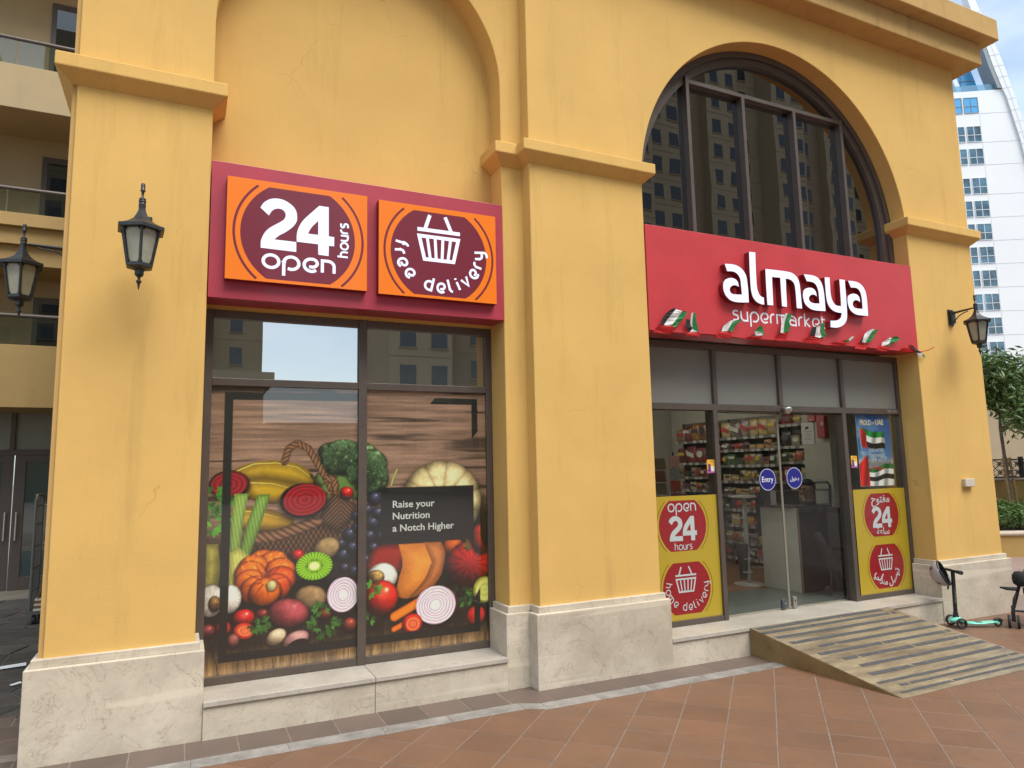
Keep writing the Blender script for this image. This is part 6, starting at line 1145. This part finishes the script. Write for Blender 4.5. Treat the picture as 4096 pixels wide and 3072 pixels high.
for k in range(5): MB().hexa([(xa+.04, ya+.0+k*.02, -.149+k*.03), (xb, ya+k*.02, -.149+k*.03), (xb, yb-.03, -.149+k*.03), (xa+.04, yb-.03, -.149+k*.03)], [(xa+.04, ya+k*.02, -.125+k*.03), (xb, ya+k*.02, -.125+k*.03), (xb, yb-.03, -.125+k*.03), (xa+.04, yb-.03, -.125+k*.03)]).build('cardboard', cbm if k % 2 else OVER[0], None, label=('lowest' if k == 0 else 'topmost' if k == 4 else ordn[k])+' flattened cardboard sheet stacked in the roll cage', cat='cardboard', group='cardboard sheets in the roll cage')
MB().hexa([(xa+.06, ya+.1, 0), (xa+.08, ya+.1, 0), (xa+.08, yb-.1, 0), (xa+.06, yb-.1, 0)], [(xa+.20, ya+.08, .55), (xa+.22, ya+.08, .55), (xa+.22, yb-.1, .50), (xa+.20, yb-.1, .50)]).build('cardboard', cbm, None, label='tall brown cardboard sheet leaning upright in the roll cage', cat='cardboard')
# ------------------------------------------------------------------ planter, walls, trees on the right (frame turned 30 degrees)
O2 = Vector((16.65, 3.1, 0)); e1 = Vector((math.cos(math.radians(-30)), math.sin(math.radians(-30)), 0)); e2_ = Vector((.5, .866, 0))
def Q(s, t, z): v = O2+e1*s+e2_*t; return (v.x, v.y, z)
def qbox(name, m, par, s0, s1, t0, t1, z0, z1, **k):
    return MB().hexa([Q(s0, t0, z0), Q(s1, t0, z0), Q(s1, t1, z0), Q(s0, t1, z0)], [Q(s0, t0, z1), Q(s1, t0, z1), Q(s1, t1, z1), Q(s0, t1, z1)]).build(name, m, par, **k)
ochre2 = mat('planter_plaster', (.46, .30, .10), .8, var=.05, vscale=2, bump=.2, bscale=60, grime=.2); coping = mat('cream_coping', (.50, .42, .33), .6, var=.06, vscale=4)
pav = MB(); pav.add([(11.9, -7, g(12)-.004), (40, -7, g(14)-.004), (40, 12, g(14)-.004), (11.9, 12, g(12)-.004)], [(0, 1, 2, 3)]); pav.build('side_paving', paving, kind='structure')
pav = MB()
for k in range(24): x = 12.1+k*.42; pav.add([(x, -6, g(12.5)+.001), (x+.02, -6, g(12.5)+.001), (x+5.02, 2.66, g(12.5)+.001), (x+5, 2.66, g(12.5)+.001)], [(0, 1, 2, 3)])
pav.build('paving_joint', grout, kind='structure')
pw = thing('planter_wall', Q(2, 0, -.42), 'low ochre planter wall with rounded cream coping beyond the right pier', 'wall'); qbox('wall', ochre2, pw, -2.5, 7, 0, .22, -.43, .03); qbox('coping', coping, pw, -2.5, 7, -.04, .26, .032, .122, bevel=.03)
qbox('planter_soil', mat('soil', (.03, .022, .016), .95, bump=.5, bscale=30), None, -2.5, 7, .221, 2.49, -.42, .06, kind='structure')
uw = thing('upper_wall', Q(2, 2.5, -.42), 'ochre garden wall with cream coping behind the hedge', 'wall'); qbox('wall', ochre2, uw, -2.5, 7, 2.5, 2.75, -.43, 1.10); qbox('coping', coping, uw, -2.5, 7, 2.46, 2.79, 1.102, 1.165, bevel=.02)
fs_ = thing('ornamental_screen', Q(2, 2.6, 1.165), 'dark cast metal screen with flower pattern standing on the garden wall', 'fence'); iron = mat('grey_iron', (.045, .05, .055), .5, metal=.3)
qbox('rail', iron, fs_, -2.4, 6.8, 2.60, 2.64, 1.166, 1.20); qbox('rail', iron, fs_, -2.4, 6.8, 2.60, 2.64, 1.60, 1.63)
for s in (-2.4, -.4, 1.95, 4.3, 6.65): qbox('post', iron, fs_, s, s+.08, 2.58, 2.66, 1.166, 1.68)
cell = .205; m_ = MB()
def pt(s, z): return Q(s, 2.62, z)
for i in range(44):
    for j in range(2):
        s, z = -2.3+cell*(i+.5), 1.20+cell*(j+.5); h = cell/2; m_.tube([pt(s-h, z-h), pt(s+h, z+h)], .010, 4); m_.tube([pt(s-h, z+h), pt(s+h, z-h)], .010, 4); m_.tube([pt(s+.05*math.cos(a), z+.05*math.sin(a)) for a in np.linspace(0, 2*math.pi, 9)], .009, 4)
        for a in range(8): an = a*math.pi/4+.39; m_.tube([pt(s, z), pt(s+.06*math.cos(an-.35), z+.06*math.sin(an-.35)), pt(s+h*math.cos(an), z+h*math.sin(an))], .007, 4)
m_.build('flower_lattice', iron, fs_, kind='stuff')
lb_ = thing('garden_building', Q(3, 8, -.42), 'low beige building wall glimpsed between the trees', 'building'); qbox('wall', mat('pale_beige', (.46, .37, .25), .85, var=.04, vscale=1), lb_, -6, 14, 8, 9, -.43, 3.6); qbox('coping', coping, lb_, -6, 14, 7.9, 9.1, 3.601, 3.75)
leafm = mat('leaf', (.070, .125, .034), .45, col2=(.11, .18, .055), vscale=6, spec=.4); leafd = mat('hedge_leaf', (.055, .125, .022), .5, col2=(.10, .19, .04), vscale=8, spec=.4); bark = mat('bark', (.14, .115, .085), .85, var=.2, vscale=9, bump=.5, bscale=60); stk = mat('stake_wood', (.30, .19, .10), .8, var=.2, vscale=10)
def leaves_mesh(name, m, par, n, fn, ln, wd_, droop=.5, seed=1, **k):
    rg = np.random.default_rng(seed); P = fn(rg, n); n = len(P); d = rg.normal(size=(n, 3)); d[:, 2] = d[:, 2]*.5-droop; d /= np.linalg.norm(d, axis=1)[:, None]; s_ = np.cross(d, rg.normal(size=(n, 3))); s_ /= np.linalg.norm(s_, axis=1)[:, None]; up3 = np.cross(s_, d)
    L = ln*rg.uniform(.7, 1.25, (n, 1)); Wd = wd_*rg.uniform(.7, 1.2, (n, 1)); V = np.stack([P, P+d*L*.5+s_*Wd+up3*Wd*.3, P+d*L, P+d*L*.5-s_*Wd+up3*Wd*.3], 1).reshape(-1, 3)
    base = Vector(par['org']) if par is not None else W(tuple(P.mean(0))); loc = Vector((0, 0, 0)) if par is not None else base
    V = V*S-np.array([0, 0, ZG*S])-np.array(base); me = bpy.data.meshes.new(name); me.from_pydata(V.tolist(), [], [(4*i, 4*i+1, 4*i+2, 4*i+3) for i in range(n)]); me.materials.append(m); me.update(); return link(name, me, par, loc, base, **k)
def tree(s, t, z0, zc, r, rz, lab, n, seed, lean=0., stakes=True):
    b = Q(s, t, z0); tr = thing('young_tree', b, lab, 'tree', 'young trees in the planter'); rr = random.Random(seed)
    MB().tube([Q(s, t, z0), Q(s-.04, t, z0+.6), Q(s-.10+lean*.3, t, zc-rz*.8), Q(s-.05+lean, t, zc), Q(s+lean, t, zc+rz*.6)], .04, 8, rs=[.045, .04, .035, .025, .01]).build('trunk', bark, tr, smooth=True)
    cs = []
    for k in range(11):
        a = rr.uniform(0, 6.28); e = rr.uniform(.2, 1.); q = r*rr.uniform(.45, .95); zz = zc+rr.uniform(-.75, .85)*rz; p = (s+lean+q*math.cos(a), t+q*math.sin(a), zz); cs.append(p)
        MB().tube([Q(s-.05+lean*.6, t, min(zz-.25, zc-rz*.1)), Q(s+lean+q*.5*math.cos(a), t+q*.5*math.sin(a), zz-.12), Q(*p)], .012, 5, rs=[.018, .011, .004]).build('branch', bark, tr)
    cs += [(s+lean, t, zc), (s+lean, t, zc+rz*.8)]
    def fn(rg, n):
        c = np.array(cs)[rg.integers(0, len(cs), n)]; o = rg.normal(size=(n, 3))*np.array([.21, .21, .20])*(r/.85); q = c+o; q = q[rg.random(len(q)) > .05]
        return np.stack([O2.x+e1.x*q[:, 0]+e2_.x*q[:, 1], O2.y+e1.y*q[:, 0]+e2_.y*q[:, 1], q[:, 2]], 1)
    leaves_mesh('crown', leafm, tr, n, fn, .20, .027, .40, seed)
    if stakes:
        for ds, dt, ls in ((-.10, -.02, -.02), (.09, .0, -.06), (.0, .12, .02)): MB().tube([Q(s+ds+.04, t+dt, z0-.02), Q(s+ds+ls, t+dt, z0+1.60)], .030, 8).build('stake', stk, tr)
        for zz in (1.30, 1.18): MB().tube([Q(s-.15, t-.03, z0+zz), Q(s+.10, t-.04, z0+zz)], .012, 6).build('tie', blk, tr)
tree(.93, 1.3, .06, 3.02, .80, .85, 'leafy young tree tied to wooden stakes, nearest the right pier', 5200, 5)
tree(2.5, 1.7, .06, 2.95, .85, .85, 'leafy young staked tree at the right edge of the picture', 4200, 9); tree(4.2, 1.4, .06, 3.0, .85, .85, 'leafy young staked tree farthest along the planter', 1800, 12)
def hfn(rg, n):
    s = rg.uniform(-2.3, 6.5, n); t = rg.uniform(.26, 1.9, n); zt_ = .62+.10*np.sin(s*5)+.07*np.sin(s*11+t*7); z = .10+(zt_-.10)*rg.random(n)**.55; return np.stack([O2.x+e1.x*s+e2_.x*t, O2.y+e1.y*s+e2_.y*t, z], 1)
leaves_mesh('hedge', leafd, None, 16000, hfn, .085, .021, -.25, 3, kind='stuff')
# ------------------------------------------------------------------ white tower
T0 = Vector((123.776, 62.168, 0))
def TQ(s, t, z): v = T0+e1*s+e2_*t; return (v.x, v.y, z)
tw = thing('white_tower', TQ(0, 10, -.4), 'tall white hotel tower with curved fin and blue windows beyond the right pier', 'tower'); tof = lambda u, v, a: TQ(u, a, v)
twhite = mat('white_render', (.70, .71, .72), .7, var=.02, vscale=.1); tpan = mat('white_cladding', (.66, .68, .70), .5); tgrey = mat('tower_grey', (.22, .25, .27), .6); joint = mat('tower_joint', (.50, .52, .54), .8)
inner = [(.6, 80.5), (1.6, 76.3), (2.501, 73.224), (3.173, 69.924), (4.249, 65.783), (4.82, 64.07), (5.22, 61.96), (5.77, 58.9), (6.29, 56.1), (6.69, 52.88), (7.5, 48), (8.4, 42), (9.4, 34), (10.3, 24), (11, 12), (11.4, -.5)]
outer = [(-1.2, 90), (.2, 86.5), (1.41, 82.6), (1.97, 80.55), (3.875, 73.76), (4.59, 71.5), (5.2, 68.9), (5.85, 65.7), (6.35, 63.3), (6.89, 60.2), (7.5, 56.6), (8.3, 51), (9.3, 45), (10.3, 38), (11.5, 28), (12.5, 14), (13, -.5)]
MB().prism([(-32, -.5)]+[(11.4, -.5)]+[(a+.9, b) for a, b in inner[::-1][1:-5]]+[(4.9, 65.6), (-32, 65.2)], 0, 18, tof).build('facade', twhite, tw)
MB().prism(inner+outer[::-1], -.35, 1.2, tof).build('fin', tpan, tw); MB().prism([(a-.7, b) for a, b in inner[:5]]+[(4.6, 65.6)]+[(a, b) for a, b in inner[:5]][::-1], -.3, 2.5, tof).build('fin_return', tgrey, tw)
def lerp(l, z):
    for (a, b), (c, d) in zip(l, l[1:]):
        if min(b, d) <= z <= max(b, d): return a+(c-a)*(z-b)/(d-b)
m_ = MB()
for z in np.arange(2, 80, 2.05):
    a, b = lerp(inner, z), lerp(outer, z+.3)
    if a is None or b is None: continue
    m_.ribbon([(a, z), (b, z+.2)], .10, 0)
m_.ribbon([((lerp(inner, z)+lerp(outer, z))/2, z) for z in np.arange(1, 80, 3.)], .08, 0)
m_.v = [TQ(v[0], -.37, v[2]) for v in m_.v]; m_.build('fin_joint', joint, tw, kind='stuff')
bl1 = mat('sky_blue_glass', (.06, .32, .62), .12, spec=1.); bl2 = mat('steel_blue_glass', (.045, .13, .19), .08, spec=1., var=.5, vscale=.45)
tops = [64.3, 59.03, 54.96, 49.68, 45.6, 41.53, 37.47, 33.4, 29.33, 25.25, 21.16, 17.1, 13.0, 8.9, 4.8]; whitebar = mat('window_bar', (.55, .60, .63), .4)
for zi, zt_ in enumerate(tops):
    for s0, s1 in ((-2.10, .12), (-4.75, -2.56), (-8.8, -6.6), (-11.4, -9.2)):
        z0_ = zt_-2.72; w = thing('window', TQ(s0, 0, z0_), None, None); w.parent = tw; w.location = W(TQ(s0, 0, z0_))-Vector(tw['org']); bar = whitebar if zi else tgrey
        MB().prism([(s0, z0_), (s1, z0_), (s1, zt_), (s0, zt_)], -.03, .1, tof).build('pane', bl2 if zi else bl1, w)
        m_ = MB(); c = (s0+s1)/2; zz = z0_+1.18
        for q in ([(c-.05, z0_), (c+.05, z0_), (c+.05, zt_), (c-.05, zt_)], [(s0, zz-.05), (s1, zz-.05), (s1, zz+.05), (s0, zz+.05)], [(s0-.08, z0_-.10), (s1+.08, z0_-.10), (s1+.08, z0_), (s0-.08, z0_)], [(s0-.08, zt_), (s1+.08, zt_), (s1+.08, zt_+.07), (s0-.08, zt_+.07)], [(s0-.08, z0_), (s0, z0_), (s0, zt_), (s0-.08, zt_)], [(s1, z0_), (s1+.08, z0_), (s1+.08, zt_), (s1, zt_)]): m_.prism(q, -.10, -.031, tof)
        m_.build('frame', bar, w)
m_ = MB(); m_.prism([(.26, 0), (.31, 0), (.31, 61.3), (.26, 61.3)], -.02, -.001, tof)
for zt_ in tops: m_.prism([(.31, zt_-2.95), (12, zt_-2.95), (12, zt_-2.89), (.31, zt_-2.89)] if zt_ < 30 else [(.31, zt_-2.95), (lerp(inner, zt_-2.95), zt_-2.95), (lerp(inner, zt_-2.95), zt_-2.89), (.31, zt_-2.89)], -.022, -.002, tof)
m_.build('panel_joint', joint, tw)
MB().prism([(-8, 65.6), (2.72, 65.6), (1.7, 69.9), (.2, 75), (-8, 79)], 3.0, 3.4, tof).build('penthouse_glazing', bl1, tw)
m_ = MB()
for s in (-6, -4.2, -2.4, -.6, 1.0): m_.prism([(s, 65.6), (s+.07, 65.6), (s+.07, 72), (s, 72)], 2.9, 2.99, tof)
for z in (67.3, 69.0, 71.0): m_.prism([(-8, z), (1.9 if z < 70 else 1.2, z), (1.9 if z < 70 else 1.2, z+.07), (-8, z+.07)], 2.88, 2.979, tof)
m_.build('glazing_bars', tgrey, tw); MB().prism([(-1.9, 65.6), (-1.2, 65.6), (-3.2, 74), (-4.2, 74)], 1.5, 2.5, tof).build('sloping_rib', tpan, tw)
MB().prism([(-8, 65.45), (3.9, 65.45), (3.75, 66.85), (-8, 66.7)], .3, .36, tof).build('glass_balustrade', glass('pale_blue_glass', (.6, .8, .9), .15, body=(.2, .4, .5), bodyfac=.3), tw)
t2 = thing('far_white_block', TQ(12, 22, -.4), 'second white block with glass balcony peeking out behind the tower fin', 'building'); MB().prism([(7.0, -.5), (40, -.5), (40, 66.5), (7.0, 66.5)], 24, 34, tof).build('facade', tpan, t2); MB().prism([(8.6, 61.2), (14, 61.2), (14, 63.2), (8.6, 63.2)], 20, 20.2, tof).build('glass_balustrade', bl1, t2); MB().prism([(8.6, 60.4), (14, 60.4), (14, 61.19), (8.6, 61.19)], 20, 23.99, tof).build('balcony_slab', tgrey, t2)
# ------------------------------------------------------------------ towers across the plaza (seen mirrored in the windows)
twb = mat('tower_render', (.36, .285, .175), .85, var=.04, vscale=.3)
wdk = mat('tower_window', (.02, .022, .026), .25, spec=.7)
def street_tower(lab, x0, x1, yf, h, cols, z_off=0., deep=0.):
    t = thing('street_tower', ((x0+x1)/2, yf-8, -.4), lab, 'tower', 'beige towers across the plaza'); a, b = x0, x1; k = 0
    n = max(1, int((b-a)/6)); w = (b-a)/n
    m_ = MB(); wm = MB(); sm_ = MB(); rr = random.Random(int(x0*3))
    for i in range(n):
        y = yf-(0, 2.6, 1.2, 3.4)[i % 4]; MB().box(a+i*w, a+(i+1)*w, y-14, y, -.5, h-(0, 6, 2, 9)[i % 4]).build('wall', twb if i % 4 != 1 else mat('tower_render_dark', (.27, .20, .12), .85, var=.04, vscale=.3), t)
        ww = (1.7, .9, 1.5, 1.3)[i % 4]; nw = (2, 1, 2, 1)[i % 4]; z = 3.+(0, 1.2, .6, 0)[i % 4]
        while z < h-12:
            for q in range(nw): cx = a+i*w+w*(q+.5)/nw+.3; wm.box(cx-ww/2, cx+ww/2, y-.02, y+.03, z, z+2.0); sm_.box(cx-ww/2-.1, cx+ww/2+.1, y, y+.12, z-.22, z-.02)
            sm_.box(a+i*w+.01, a+(i+1)*w-.01, y, y+.03, z+2.85, z+2.93); z += 3.86
    wm.build('window', wdk, t, kind='stuff'); sm_.build('string_course', mat('tower_joint_beige', (.26, .19, .12), .9), t, kind='stuff')
street_tower('beige tower across the plaza with stepped faces, right of the gap of sky', 19.8, 54, -62, 78, 0); street_tower('long beige tower across the plaza, farthest right', 56, 110, -66, 86, 0); street_tower('beige tower across the plaza, left of the gap of sky', -42, 9.1, -76, 60, 0)
pd = thing('street_podium', (9, -60, -.4), 'low beige podium with cornice across the plaza', 'building'); MB().box(-30, 7.1, -64, -56, -.4, 9.4).build('wall', twb, pd); MB().box(-31, 7.9, -65, -55, 9.4, 10.4).build('cornice', twb, pd); MB().box(8.4, 19.6, -72, -66, -.4, 6.9).build('wing', twb, pd)
